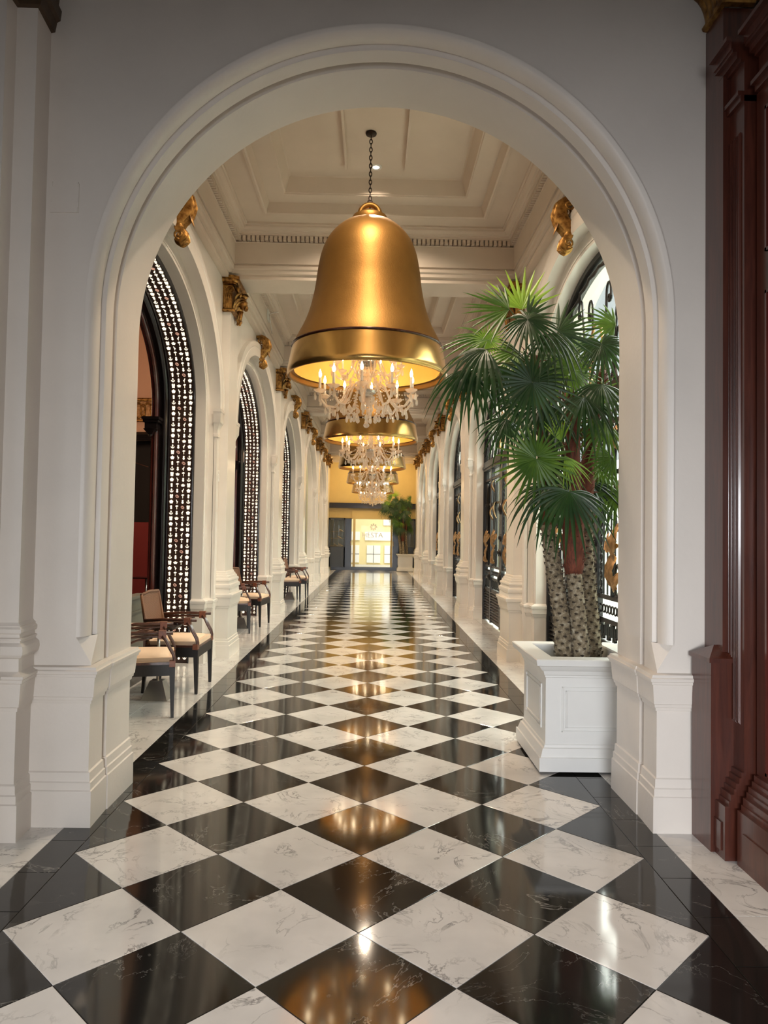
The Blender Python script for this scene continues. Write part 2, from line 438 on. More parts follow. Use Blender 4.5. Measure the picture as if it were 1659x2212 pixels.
# ================================================================ FLOOR
D = 0.65; Y0 = 2.735
fl = MB().box(-3.6, 3.6, -4.5, 30.75, -0.12, -0.012).build('floor', 'grout'); struct(fl, 'polished marble floor of black and white diamonds')
def tile_mesh(poly, name, m, gap=0.0012, bev=0.0015):
    # slightly eased top edge
    cx = sum(p[0] for p in poly)/len(poly); cy = sum(p[1] for p in poly)/len(poly)
    def ins(g): 
        r = []
        L = len(poly)
        for i in range(L):
            a, b, c = Vector(poly[i-1]), Vector(poly[i]), Vector(poly[(i+1) % L])
            d1 = (b-a).normalized(); d2 = (c-b).normalized()
            n1 = Vector((-d1.y, d1.x)); n2 = Vector((-d2.y, d2.x)); mm = (n1+n2).normalized(); mm = mm/max(0.25, mm.dot(n1))
            r.append(b+mm*g)
        return r
    A = ins(gap); B = ins(gap+bev); n = len(poly)
    vs = [(p.x, p.y, -0.012) for p in A]+[(p.x, p.y, -0.0006) for p in A]+[(p.x, p.y, 0.0) for p in B]
    fs = [(i, (i+1) % n, n+(i+1) % n, n+i) for i in range(n)]+[(n+i, n+(i+1) % n, 2*n+(i+1) % n, 2*n+i) for i in range(n)]+[tuple(2*n+i for i in range(n))]
    return MB().add(vs, fs).mesh(name, m)
h = D/2
dia = [(-h, 0), (0, -h), (h, 0), (0, h)]
tw = tile_mesh(dia, 'tile', 'white_marble'); tb = tile_mesh(dia, 'tile', 'black_marble')
hl = tile_mesh([(0, -h), (h, 0), (0, h)], 'tile', 'black_marble'); hr = tile_mesh([(-h, 0), (0, -h), (0, h)], 'tile', 'black_marble')
for j in range(-6, 86):
    y = Y0 + j*h
    if y > 30.4: break
    if j % 2 == 0:
        for i in (-3, -1, 1, 3): inst(tw, 'tile', fl, (i*h, y, 0))
    else:
        for i in (-2, 0, 2): inst(tb, 'tile', fl, (i*h, y, 0))
        inst(hl, 'tile', fl, (-4*h, y, 0)); inst(hr, 'tile', fl, (4*h, y, 0))
BW = 0.165
bt = tile_mesh([(-BW/2, -h/2), (BW/2, -h/2), (BW/2, h/2), (-BW/2, h/2)], 'tile', 'black_marble')
for sx in (-1, 1):
    for j in range(-6, 86):
        y = Y0 + (j+0.9)*h
        if y > 30.6: break
        inst(bt, 'tile', fl, (sx*(4*h+BW/2), y, 0))
MW1, MW2 = 0.405, 0.76
m1 = tile_mesh([(-MW1/2, -h), (MW1/2, -h), (MW1/2, h), (-MW1/2, h)], 'tile', 'white_marble')
m2 = tile_mesh([(-MW2/2, -h), (MW2/2, -h), (MW2/2, h), (-MW2/2, h)], 'tile', 'white_marble')
x1 = 4*h+BW
for sx in (-1, 1):
    for j in range(0, 45):
        y = 1.25 + j*D
        if y > 30.4: break
        inst(m1, 'tile', fl, (sx*(x1+MW1/2), y, 0))
        if sx*1.0 < 0 or y > 4.2: inst(m2, 'tile', fl, (sx*(x1+MW1+MW2/2), y+0.2, 0))

# ================================================================ FRONT WALL WITH THE GREAT ARCH
AX = 0.055; AZ = 2.60
fF = lambda u, d, z: (AX+u, d, z)
WF = MB()
arch_panel(WF, 1.53, 1.53, AZ, 0.0, -1.75, 1.75, 5.5, 3.69, fF, 72)
WF.add([(AX-1.75, 3.69, 0), (AX-1.75, 3.69, 5.5), (-3.4, 3.69, 5.5), (-3.4, 3.69, 0)], [(0, 1, 2, 3)])
WF.add([(AX+1.75, 3.69, 0), (AX+1.75, 3.69, 5.5), (3.4, 3.69, 5.5), (3.4, 3.69, 0)], [(0, 1, 2, 3)])
arch_sweep(WF, 1.50, 1.50, AZ, 0.93, [(0.03, 3.69), (0.0, 3.69)], fF, 72)
prof = [(0.03, 3.69), (0.0, 3.69), (0.0, 3.684), (-.004, 3.684)]
for i in range(9):     # broad ovolo roll
    t = i/8*PI*0.5; prof.append((-0.010-0.036*math.sin(t), 3.687+0.070*(1-math.cos(t))))
prof += [(-0.046, 3.775), (-0.038, 3.782), (-0.038, 3.79), (-0.052, 3.797), (-0.064, 3.80), (-0.068, 3.815), (-0.07, 3.89), (-0.035, 3.892), (-0.033, 3.937), (-0.073, 3.94), (-0.075, 3.95), (-0.075, 4.30)]
WM = MB(); arch_sweep(WM, 1.50, 1.50, AZ, 0.93, prof[1:], fF, 72)
# rear face
arch_panel(WF, 1.425, 1.425, AZ, 0.93, -2.9, 2.8, 5.5, 4.30, fF, 72)
for s in (-1, 1):
    WF.add([(AX+s*1.425, 4.30, 0), (AX+s*1.425, 4.30, .93), (AX+(-2.9 if s < 0 else 2.8), 4.30, .93), (AX+(-2.9 if s < 0 else 2.8), 4.30, 0)], [(0, 1, 2, 3)])
# lower jambs with the tongue-shaped stop
for s in (-1, 1):
    g = lambda r, y, z: (AX+s*r, y, z)
    WF.add([g(1.53, 3.69, 0), g(1.50, 3.69, 0), g(1.50, 3.69, .93), g(1.53, 3.69, .93)], [(0, 1, 2, 3)])
    WF.add([g(1.50, 3.69, 0), g(1.42, 3.69, 0), g(1.42, 3.69, .80), g(1.50, 3.69, .93)], [(0, 1, 2, 3)])
    WF.add([g(1.42, 3.69, 0), g(1.43, 3.89, 0), g(1.43, 3.89, .93), g(1.432, 3.80, .93), g(1.42, 3.69, .80)], [(0, 1, 2, 3, 4)])
    WF.add([g(1.50, 3.69, .93), g(1.42, 3.69, .80), g(1.432, 3.80, .93)], [(0, 1, 2)])
    WF.add([g(1.43, 3.89, 0), g(1.43, 3.89, .93), g(1.467, 3.89, .93), g(1.467, 3.89, 0), g(1.467, 3.94, 0), g(1.467, 3.94, .93), g(1.425, 3.94, .93), g(1.425, 3.94, 0), g(1.425, 4.3, 0), g(1.425, 4.3, .93)],
           [(0, 1, 2, 3), (3, 2, 5, 4), (4, 5, 6, 7), (7, 6, 9, 8)])
wfo = WF.build('wall_front', 'wall_paint'); WM.build('arch_moulding', 'wall_paint', wfo, True, 28); struct(wfo, 'grey-white plastered wall around the great round arch')
DADO = [(0, .026), (.175, .024), (.18, .018), (.215, .018), (.22, .012), (.262, .010), (.268, .002), (.60, .001), (.602, .008), (.618, .010), (.62, .016), (.635, .018), (.638, .022), (.735, .030), (.737, .036), (.75, .038), (.753, .044), (.768, .046), (.772, .038), (.785, .034), (.79, .0)]
for s in (-1, 1):
    line = [(AX+s*1.69 if s > 0 else -1.70, 3.69), (AX+s*1.42, 3.69), (AX+s*1.43, 3.89), (AX+s*1.467, 3.89), (AX+s*1.467, 3.94), (AX+s*1.425, 3.94), (AX+s*1.425, 4.30), (AX+s*1.9, 4.30)]
    line2 = [(x, y) for x, y in line]
    b = plan_sweep(MB(), line2, DADO, side=(-1 if s < 0 else 1)).build('plinth', 'wall_paint', wfo, True, 25)
# access panel on the left spandrel
ap = MB().box(-1.638, -1.493, 3.684, 3.692, 3.075, 3.225)
for (xx, zz) in ((-1.50, 3.22), (-1.50, 3.14), (-1.50, 3.09), (-1.63, 3.22), (-1.63, 3.14)): ap.box(xx-.003, xx+.003, 3.682, 3.69, zz-.012, zz+.012)
tag(ap.build('access_panel', 'wall_paint'), 'small square painted-over panel on the wall left of the arch', 'panel')

# left clustered pilaster of the foyer
PB = [(0, .03), (.17, .028), (.175, .02), (.21, .02), (.215, .013), (.255, .011), (.262, .002), (.60, .002), (.602, .01), (.62, .012), (.625, .02), (.735, .030), (.74, .038), (.755, .04), (.76, .046), (.772, .047), (.778, .03), (.79, .012),
      (.85, .010), (.855, .02), (.858, .026), (.87, .034), (.89, .037), (.91, .034), (.922, .022), (.925, .016), (.935, .015), (.938, .022), (.945, .022), (.95, .012), (.965, .010), (.968, .018), (.975, .022), (.99, .022), (.998, .014), (1.0, .012), (1.005, .014), (1.012, .006), (1.02, 0)]
pl = [(-3.4, 3.41), (-1.745, 3.41), (-1.745, 3.51), (-1.645, 3.51), (-1.66, 3.70)]
pp = plan_sweep(MB(), pl, PB + [(5.5, 0)], side=-1).build('foyer_pilaster', 'wall_paint', None, True, 25); struct(pp, 'cream pilaster at the left edge beside the great arch')
cp = plan_sweep(MB(), pl, [(4.005, 0), (4.01, .02), (4.06, .028), (4.07, .045), (4.12, .05), (4.13, .03), (4.2, .04), (4.35, .10), (4.4, .12), (4.5, .12)], side=-1).build('dark_capital', 'bronze')
tag(cp, 'dark bronze capital on the foyer pilaster, cut by the top left corner', 'capital')

# unseen foyer shell; dark finishes and openings shaped to grade the daylight
struct(MB().box(-3.45, 3.5, -4.5, 3.72, 5.5, 5.6).build('ceiling', 'bronze'))
struct(MB().box(-3.5, -3.4, -4.5, -2.4, 0, 5.5).box(-3.5, -3.4, 0.8, 3.7, 0, 5.5).box(-3.5, -3.4, -2.4, 0.8, 2.45, 5.5).build('wall_left', 'mahogany'))
struct(MB().box(1.95, 2.05, -4.5, 3.69, 0, 5.5).build('wall_right', 'wall_paint'))
wb = MB().box(-3.5, -1.0, -4.6, -4.5, 0, 5.5).box(3.0, 3.5, -4.6, -4.5, 0, 5.5).box(-1.0, 3.0, -4.6, -4.5, 2.3, 5.5)
struct(wb.build('wall_back', 'mahogany'))

# ================================================================ CORRIDOR SIDE WALLS
OA, OB, OZ = 1.73, 1.14, 2.88
FLANK = [(0, .034), (.14, .032), (.145, .024), (.18, .022), (.185, .014), (.21, .012), (.215, .004), (.56, .004), (.562, .010), (.60, .022), (.605, .030), (.66, .034), (.665, .042), (.69, .044), (.70, .03), (.715, 0)]
PIL = [(0, .088), (.14, .086), (.145, .078), (.185, .076), (.19, .068), (.215, .066), (.22, .058), (.575, .058), (.578, .066), (.60, .070), (.605, .078), (.70, .092), (.705, .104), (.735, .108), (.745, .10), (.75, .070),
       (.80, .066), (.81, .076), (.83, .080), (.85, .076), (.86, .060), (.885, .056), (.89, .064), (.905, .066), (.92, .060), (.925, .046), (.95, .042), (.955, .030), (.975, .026), (.98, .014), (1.0, .010), (1.01, 0)]
for side, nm in ((-1, 'wall_left'), (1, 'wall_right')):
    W = MB()
    for k, c in enumerate(BAYS):
        f = lambda u, d, z, c=c: (side*d, c+u, z)
        y0 = -2.23 if k == 0 else -2.40
        arch_panel(W, OA+.13, OB+.13, OZ, 0.0, y0, 2.40, 4.5, 1.81, f, 44)
        arch_sweep(W, OA, OB, OZ, 0.0, [(.13, 1.81), (.13, 1.87), (.03, 1.872), (.028, 1.88), (.0, 1.882), (0, 2.0)] + ([(0, 2.28)] if side > 0 else []), f, 44)
        # hood moulding with its thickness, from the impost up
        hood = [(.13, 1.81), (.13, 1.745), (.16, 1.735), (.25, 1.735), (.262, 1.742), (.275, 1.735), (.335, 1.738), (.345, 1.75), (.345, 1.81)]
        arch_sweep(W, OA, OB, OZ, 0.0, hood, f, 44, half=1)
        for s in (-1, 1):     # hood foot closed by the impost corbel
            yy = c+s*(OA+.13)
            W.add([(side*1.81, c+s*(OA+.13), OZ), (side*1.735, c+s*(OA+.13), OZ), (side*1.735, c+s*(OA+.345), OZ), (side*1.81, c+s*(OA+.345), OZ)], [(0, 1, 2, 3)])
            ln = [(side*1.815, yy), (side*1.775, yy), (side*1.775, yy+s*.10), (side*1.815, yy+s*.10)]
            plan_sweep(W, ln, [(0, .0), (2.56, 0), (2.562, .012), (2.59, .012), (2.595, .002), (2.64, .004), (2.68, .016), (2.72, .034), (2.73, .040), (2.84, .044), (2.845, .05), (2.88, .05)], side=(-1 if side*s < 0 else 1))
    # back of wall (lounge / courtyard side)
    for k, c in enumerate(BAYS):
        f = lambda u, d, z, c=c: (side*d, c+u, z)
        arch_panel(W, OA, OB, OZ, 0.0, -2.40, 2.40, 5.6, 2.486 if side < 0 else 2.28, f, 44)
    # end stretch past the last pier
    W.add([(side*1.81, 28.13, 0), (side*1.81, 30.75, 0), (side*1.81, 30.75, 4.5), (side*1.81, 28.13, 4.5)], [(0, 1, 2, 3)])
    W.add([(side*2.5, 28.13, 0), (side*2.5, 30.75, 0), (side*2.5, 30.75, 5.6), (side*2.5, 28.13, 5.6)], [(0, 1, 2, 3)])
    wo = W.build(nm, 'gloss_paint', None, True, 30); struct(wo, 'cream gloss-painted arcade wall on the %s of the corridor' % ('lounge side' if side < 0 else 'gate side'))
    for k in range(-1, 5):
        pc = 8.93+4.8*k
        if k == -1:
            ln = [(side*1.81, 4.30), (side*1.81, 4.67), (side*1.87, 4.67), (side*1.87, 4.80), (side*2.0, 4.80)]
        elif k == 4:
            ln = [(side*2.0, pc-.67), (side*1.87, pc-.67), (side*1.87, pc-.54), (side*1.81, pc-.54), (side*1.81, 30.72)]
        else:
            ln = [(side*2.0, pc-.67), (side*1.87, pc-.67), (side*1.87, pc-.54), (side*1.81, pc-.54), (side*1.81, pc+.54), (side*1.87, pc+.54), (side*1.87, pc+.67), (side*2.0, pc+.67)]
        plan_sweep(MB(), ln, FLANK, side=(-1 if side < 0 else 1)).build('plinth', 'gloss_paint', wo, True, 25)
        if k >= 0:
            ln = [(side*1.81, pc-.24), (side*1.71, pc-.24), (side*1.71, pc+.24), (side*1.81, pc+.24)]
            plan_sweep(MB(), ln, PIL + [(4.5, 0)], side=(-1 if side < 0 else 1)).build('pilaster', 'gloss_paint', wo, True, 25)

# ================================================================ COFFERED CEILING
CP = [(0, 4.50), (.012, 4.50), (.012, 4.55), (.045, 4.56), (.05, 4.60), (.07, 4.61), (.075, 4.645), (.06, 4.648), (.06, 4.664), (.085, 4.667), (.085, 4.915), (.095, 4.92), (.072, 4.93), (.072, 4.985), (.14, 4.987), (.142, 5.005), (.16, 5.008), (.165, 5.022), (.19, 5.03), (.21, 5.05), (.225, 5.055), (.228, 5.075), (.245, 5.08),
      (.245, 5.10), (.47, 5.10), (.475, 5.085), (.50, 5.08), (.515, 5.09), (.52, 5.13), (.545, 5.20), (.735, 5.205), (.74, 5.215), (.75, 5.22), (.80, 5.37), (.815, 5.38)]
cl = MB(); dn = MB()
for k, c in enumerate(BAYS + [30.53]):
    ya = 4.30 if k == 0 else c-2.165; yb = c+2.165 if k < 5 else 30.75
    if k == 5: ya = 28.365
    rc = [(-1.745, ya), (1.745, ya), (1.745, yb), (-1.745, yb)]
    prof = CP if k < 5 else CP[:24]
    plan_sweep(cl, rc, [(z, o) for o, z in prof], closed=True, side=1)
    e = prof[-1][0]; zt = prof[-1][1]
    cl.add([(-1.745+e, ya+e, zt), (1.745-e, ya+e, zt), (1.745-e, yb-e, zt), (-1.745+e, yb-e, zt)], [(0, 1, 2, 3)])
    cl.add([(-1.82, ya, 4.5), (-1.745, ya, 4.5), (-1.745, yb, 4.5), (-1.82, yb, 4.5)], [(0, 1, 2, 3)])
    cl.add([(1.82, ya, 4.5), (1.745, ya, 4.5), (1.745, yb, 4.5), (1.82, yb, 4.5)], [(0, 1, 2, 3)])
    if k < 5:
        cl.add([(-1.82, yb, 4.5), (1.82, yb, 4.5), (1.82, yb+.47, 4.5), (-1.82, yb+.47, 4.5)], [(0, 1, 2, 3)])
    # dentils
    if k < 4:
        x = -1.62
        while x < 1.62:
            if k < 4: dn.box(x, x+.036, yb-.135, yb-.07, 4.93, 4.985)
            x += .0532
        if k < 3:
            y = ya+.13
            while y < yb-.14:
                for s in (-1, 1): dn.box(-1.675 if s < 0 else 1.61, -1.61 if s < 0 else 1.675, y, y+.036, 4.93, 4.985)
                y += .0532
    if k < 5:
        for s in (-1, 1): cl.box(s*.315-.012, s*.315+.012, ya+.85, c+1.12, 5.335, 5.381)
co = cl.build('ceiling', 'dimmed_ceiling_paint', None, True, 25); struct(co, 'cream coffered plaster ceiling with dentil cornices')
d_ = dn.build('dentils', 'dimmed_ceiling_paint', co); d_['kind'] = 'stuff'
struct(MB().box(-8.2, 2.3, 4.1, 30.9, 5.60, 5.7).build('roof', 'dimmed_ceiling_paint'))

# ================================================================ LEFT SCREENS WITH BACKLIT CUT-OUTS
def disk(cx, cy, r, n=10, ry=None, a0=0): 
    ry = r if ry is None else ry
    return [(cx+r*math.cos(a0+2*PI*i/n), cy+ry*math.sin(a0+2*PI*i/n)) for i in range(n)]
def rot2(poly, a, c=(0, 0)):
    return [(c[0]+(x-c[0])*math.cos(a)-(y-c[1])*math.sin(a), c[1]+(x-c[0])*math.sin(a)+(y-c[1])*math.cos(a)) for x, y in poly]
def ringp(cx, cy, r, wd, a0, a1, n=12):
    o = [(cx+r*math.cos(a0+(a1-a0)*i/n), cy+r*math.sin(a0+(a1-a0)*i/n)) for i in range(n+1)]
    i_ = [(cx+(r-wd)*math.cos(a0+(a1-a0)*i/n), cy+(r-wd)*math.sin(a0+(a1-a0)*i/n)) for i in range(n, -1, -1)]
    return o+i_
def charm(kind):
    P = []
    if kind == 'flower':
        for i in range(5): P.append(disk(.5*math.cos(PI/2+i*2*PI/5), .5*math.sin(PI/2+i*2*PI/5), .44, 9))
        P.append(disk(0, 0, .4, 8)); P.append([(.2, .1), (.95, .25), (.9, .42), (.1, .3)])
    elif kind == 'slippers':
        for sx in (-1, 1):
            P.append([(sx*.06, -.9), (sx*.4, -1.0), (sx*.62, -.8), (sx*.62, -.1), (sx*.74, .3), (sx*.7, .8), (sx*.4, 1.0), (sx*.12, .85), (sx*.05, .3)][::sx])
    elif kind == 'anchor':
        P += [ringp(0, .0, .85, .30, PI*1.02, PI*1.98, 10), [(-.12, -.8), (.12, -.8), (.12, .8), (-.12, .8)], disk(0, .8, .24, 8), [(-.4, .35), (.4, .35), (.4, .52), (-.4, .52)], [(-.9, -.2), (-.5, -.35), (-.75, .15)], [(.9, -.2), (.75, .15), (.5, -.35)]]
    elif kind in ('seahorse',):
        P += [disk(.05, .55, .36, 9, .42), disk(.0, .05, .44, 9, .40), disk(-.05, -.5, .36, 9, .42), [(-.1, .55), (-.62, .45), (-.6, .62), (0, .8)], [(.1, -.9), (.5, -.6), (.45, -.4), (0, -.6)]]
    elif kind == 'pineapple':
        P += [disk(0, .48, .42, 10, .44), disk(0, -.38, .5, 10, .56)]
    elif kind == 'palm_tree':
        P += [disk(-.32, .55, .36, 8, .26), disk(.32, .6, .36, 8, .26), disk(0, .78, .3, 8, .24), [(-.1, -.95), (.12, -.95), (.10, .5), (-.08, .5)], rot2(disk(0, .4, .5, 8, .14), .3, (0, .4))]
    elif kind == 'wading_bird':
        P += [disk(-.28, .8, .2, 7), [(-.35, .8), (-.1, .7), (.15, .1), (-.2, .2)], rot2(disk(.12, .1, .48, 9, .26), -.7, (.1, .1)), [(0, -.05), (.14, -.05), (.08, -.95), (-.04, -.95)], [(-.1, -.4), (.32, -.4), (.32, -.52), (-.1, -.52)]]
    elif kind == 'crab':
        P += [disk(0, -.02, .66, 12, .38), disk(-.72, .1, .24, 7), disk(.72, .1, .24, 7), ringp(0, .2, .5, .16, .2, PI-.2, 8), disk(-.5, -.45, .2, 6), disk(.5, -.45, .2, 6), disk(-.15, -.5, .16, 6), disk(.15, -.5, .16, 6)]
    elif kind == 'rings':
        P += [ringp(-.15, .12, .62, .17, .5, 2*PI-.2, 14), ringp(.2, -.18, .62, .17, -PI*.9, PI*.85, 14)]
    mb = MB(); S = 0.0235
    for q, p in enumerate(P):
        d = -0.004-0.0002*q
        pp_ = [(x*S, y*S) for x, y in p]
        ar = sum(pp_[i-1][0]*pp_[i][1]-pp_[i][0]*pp_[i-1][1] for i in range(len(pp_)))
        if ar < 0: pp_ = pp_[::-1]
        mb.prism(pp_, lambda u, v, w_: (u, d if w_ else 0.0, v))
    return mb
KINDS_ = ['flower', 'slippers', 'anchor', 'seahorse', 'pineapple', 'palm_tree', 'wading_bird', 'crab', 'rings']
CH = {k: charm(k) for k in KINDS_}
def charm_mesh(k):
    me = bpy.data.meshes.new('cut_out_'+k); mb = CH[k]; me.from_pydata([tuple(p) for p in mb.v], [], mb.f)
    me.materials.append(M['charm_pink'] if k == 'rings' else M['charm_light']); return me
CHM = {k: charm_mesh(k) for k in KINDS_}
PAT = [['flower', 'wading_bird', 'pineapple', 'anchor'], ['seahorse', 'palm_tree', 'X', 'slippers'], ['anchor', 'pineapple', 'wading_bird', 'flower'], ['slippers', 'X', 'palm_tree', 'seahorse']]
def arc_points(a, b, zs, step, z0=0.06):
    """equally spaced (u, z, angle) from the far jamb foot up and over."""
    pts = []; z = z0
    while z < zs: pts.append((a, z, 0.0)); z += step
    t = 0.0; acc = z-zs
    N = 4000; last = (a, zs); dist = 0.0; nxt = acc
    for i in range(1, N+1):
        t = PI*i/N; p = (a*math.cos(t), zs+b*math.sin(t))
        dist += math.hypot(p[0]-last[0], p[1]-last[1])
        if dist >= nxt:
            tan = math.atan2(b*math.cos(t), -a*math.sin(t)); pts.append((p[0], p[1], tan-PI/2)); nxt += step
        last = p
    z = zs-0.03
    while z > z0: pts.append((-a, z, PI)); z -= step
    return pts
def build_screen(k, c):
    near = ['nearest lounge arch', 'second lounge arch', 'third lounge arch'][k]
    root = thing('backlit_arch_screen', 'black arched screen with glowing cut-out motifs lining the %s' % near, 'screen', (0, c, 0), group='backlit screens in the lounge arches')
    f = lambda u, d, z: (-d, u, z)
    fr = MB()
    arch_sweep(fr, OA, OB, OZ, 0.0, [(0.002, 1.995), (-.030, 1.998), (-.034, 2.004), (-.034, 2.016), (-.012, 2.022)], f, 60)
    arch_sweep(fr, OA, OB, OZ, 0.0, [(-.012, 2.272), (-.03, 2.276), (-.034, 2.285), (-.03, 2.30), (-.045, 2.31), (-.055, 2.335), (-.045, 2.36), (-.032, 2.365), (-.032, 2.40)], f, 60)
    fr.build('frame', 'black_lacquer', root, True, 35)
    pn = MB(); arch_sweep(pn, OA, OB, OZ, 0.0, [(-.012, 2.022), (-.012, 2.272)], f, 60); pn.build('cut_out_panel', 'screen_panel', root, True, 40)
    ih = MB(); arch_sweep(ih, OA, OB, OZ, 0.0, [(-.032, 2.40), (-.060, 2.402), (-.072, 2.412), (-.076, 2.43), (-.066, 2.445), (-.055, 2.45), (-.055, 2.458), (-.064, 2.465), (-.05, 2.478), (0.0, 2.485)], f, 60)
    ih.build('inner_post', 'red_wood', root, True, 35)
    # small black impost blocks on the inner frame
    for s in (-1, 1):
        mb = MB(); yy = s*(OA-.13)
        for (r, z0, z1) in ((.095, 2.70, 2.73), (.082, 2.67, 2.70), (.066, 2.60, 2.67)): mb.box(-2.44-r, -2.44+r, yy-r, yy+r, z0, z1)
        mb.frustum((-2.46, yy), .02, .064, 2.54, 2.60); mb.ball((-2.46, yy, 2.535), .022)
        mb.build('impost_block', 'black_lacquer', root)
    pts = arc_points(OA-.013, OB-.013, OZ, 0.0622)
    n = len(pts); half = [p for p in pts if p[0] > 0.35]; lo = MB(); lop = MB()
    for i, (u, z, a) in enumerate(pts):
        row = PAT[(-i) % 4]; 
        for j in range(4):
            kd = row[j]
            if kd == 'X': kd = 'rings' if ((i//4)+(j > 1)) % 2 else 'crab'
            # local frame: x' along -X world (columns), z' along path, normal toward opening
            px_ = -2.242+0.0635*j
            mir = -1 if (j >= 2 and kd in ('seahorse', 'wading_bird')) else 1
            up_ = Vector((0, -math.sin(a), math.cos(a))); nr = Vector((0, math.cos(a), math.sin(a)))
            mx = Matrix((Vector((mir, 0, 0)), nr, up_)).transposed().to_4x4(); mx.translation = Vector((px_, u, z))
            if k == 0 and u > 0.62:
                o = bpy.data.objects.new('cut_out', CHM[kd]); col.objects.link(o); o.parent = root; o.matrix_local = mx
            else:
                (lop if kd == 'rings' else lo).merge(CH[kd], mx)
    o = lo.build('cut_outs', 'charm_light', root); o['kind'] = 'stuff'
    o = lop.build('ring_cut_outs', 'charm_pink', root); o['kind'] = 'stuff'
for k in range(3): build_screen(k, BAYS[k])
# the two farthest lounge arches are blind, closed by painted boards
for k in (3, 4):
    mb = MB(); f = lambda u, d, z: (-d, BAYS[k]+u, z)
    pth = arch_path(OA, OB, OZ, 0.0, 40); mb.add([(-2.05, BAYS[k]+u, z) for u, z in pth], [tuple(range(len(pth)))])
    mb.box(-2.05, -2.03, BAYS[k]-.9, BAYS[k]+.9, .5, 2.6)
    o = mb.build('wall_left_infill', 'gloss_paint'); struct(o)

# ================================================================ RIGHT WROUGHT-IRON GATES
def spiral(c, r0, r1, a0, turns, n=18):
    return [(c[0], c[1]+(r0+(r1-r0)*i/n)*math.cos(a0+turns*2*PI*i/n), c[2]+(r0+(r1-r0)*i/n)*math.sin(a0+turns*2*PI*i/n)) for i in range(n+1)]
def gold_leaf(mb, c, L, W, ang, curl, x=-0.03):
    """fluted acanthus leaf lying in the gate plane, tip curling toward the corridor."""
    n = 9; m_ = 7; rows = []
    for i in range(n+1):
        t = i/n; wv = W*math.sin(PI*(0.12+0.86*t))**0.7*(1-0.25*t)
        a = ang+curl*t; 
        if i == 0: p = Vector((0, 0))
        else: p = p+Vector((math.cos(a), math.sin(a)))*L/n
        nr = Vector((-math.sin(a), math.cos(a)))
        row = []
        for j in range(m_+1):
            s_ = (j/m_-.5)*2
            rip = 0.012*(1 if j % 2 else -1)*min(1, wv*18)
            q = p+nr*s_*wv*(1+0.12*(1 if i % 2 else -1)*(abs(s_) > .9))
            row.append((c[0]+x-0.05*math.sin(PI*t)-rip*0.6, c[1]+q.x, c[2]+q.y))
        rows.append(row)
    mb.grid(rows); return mb
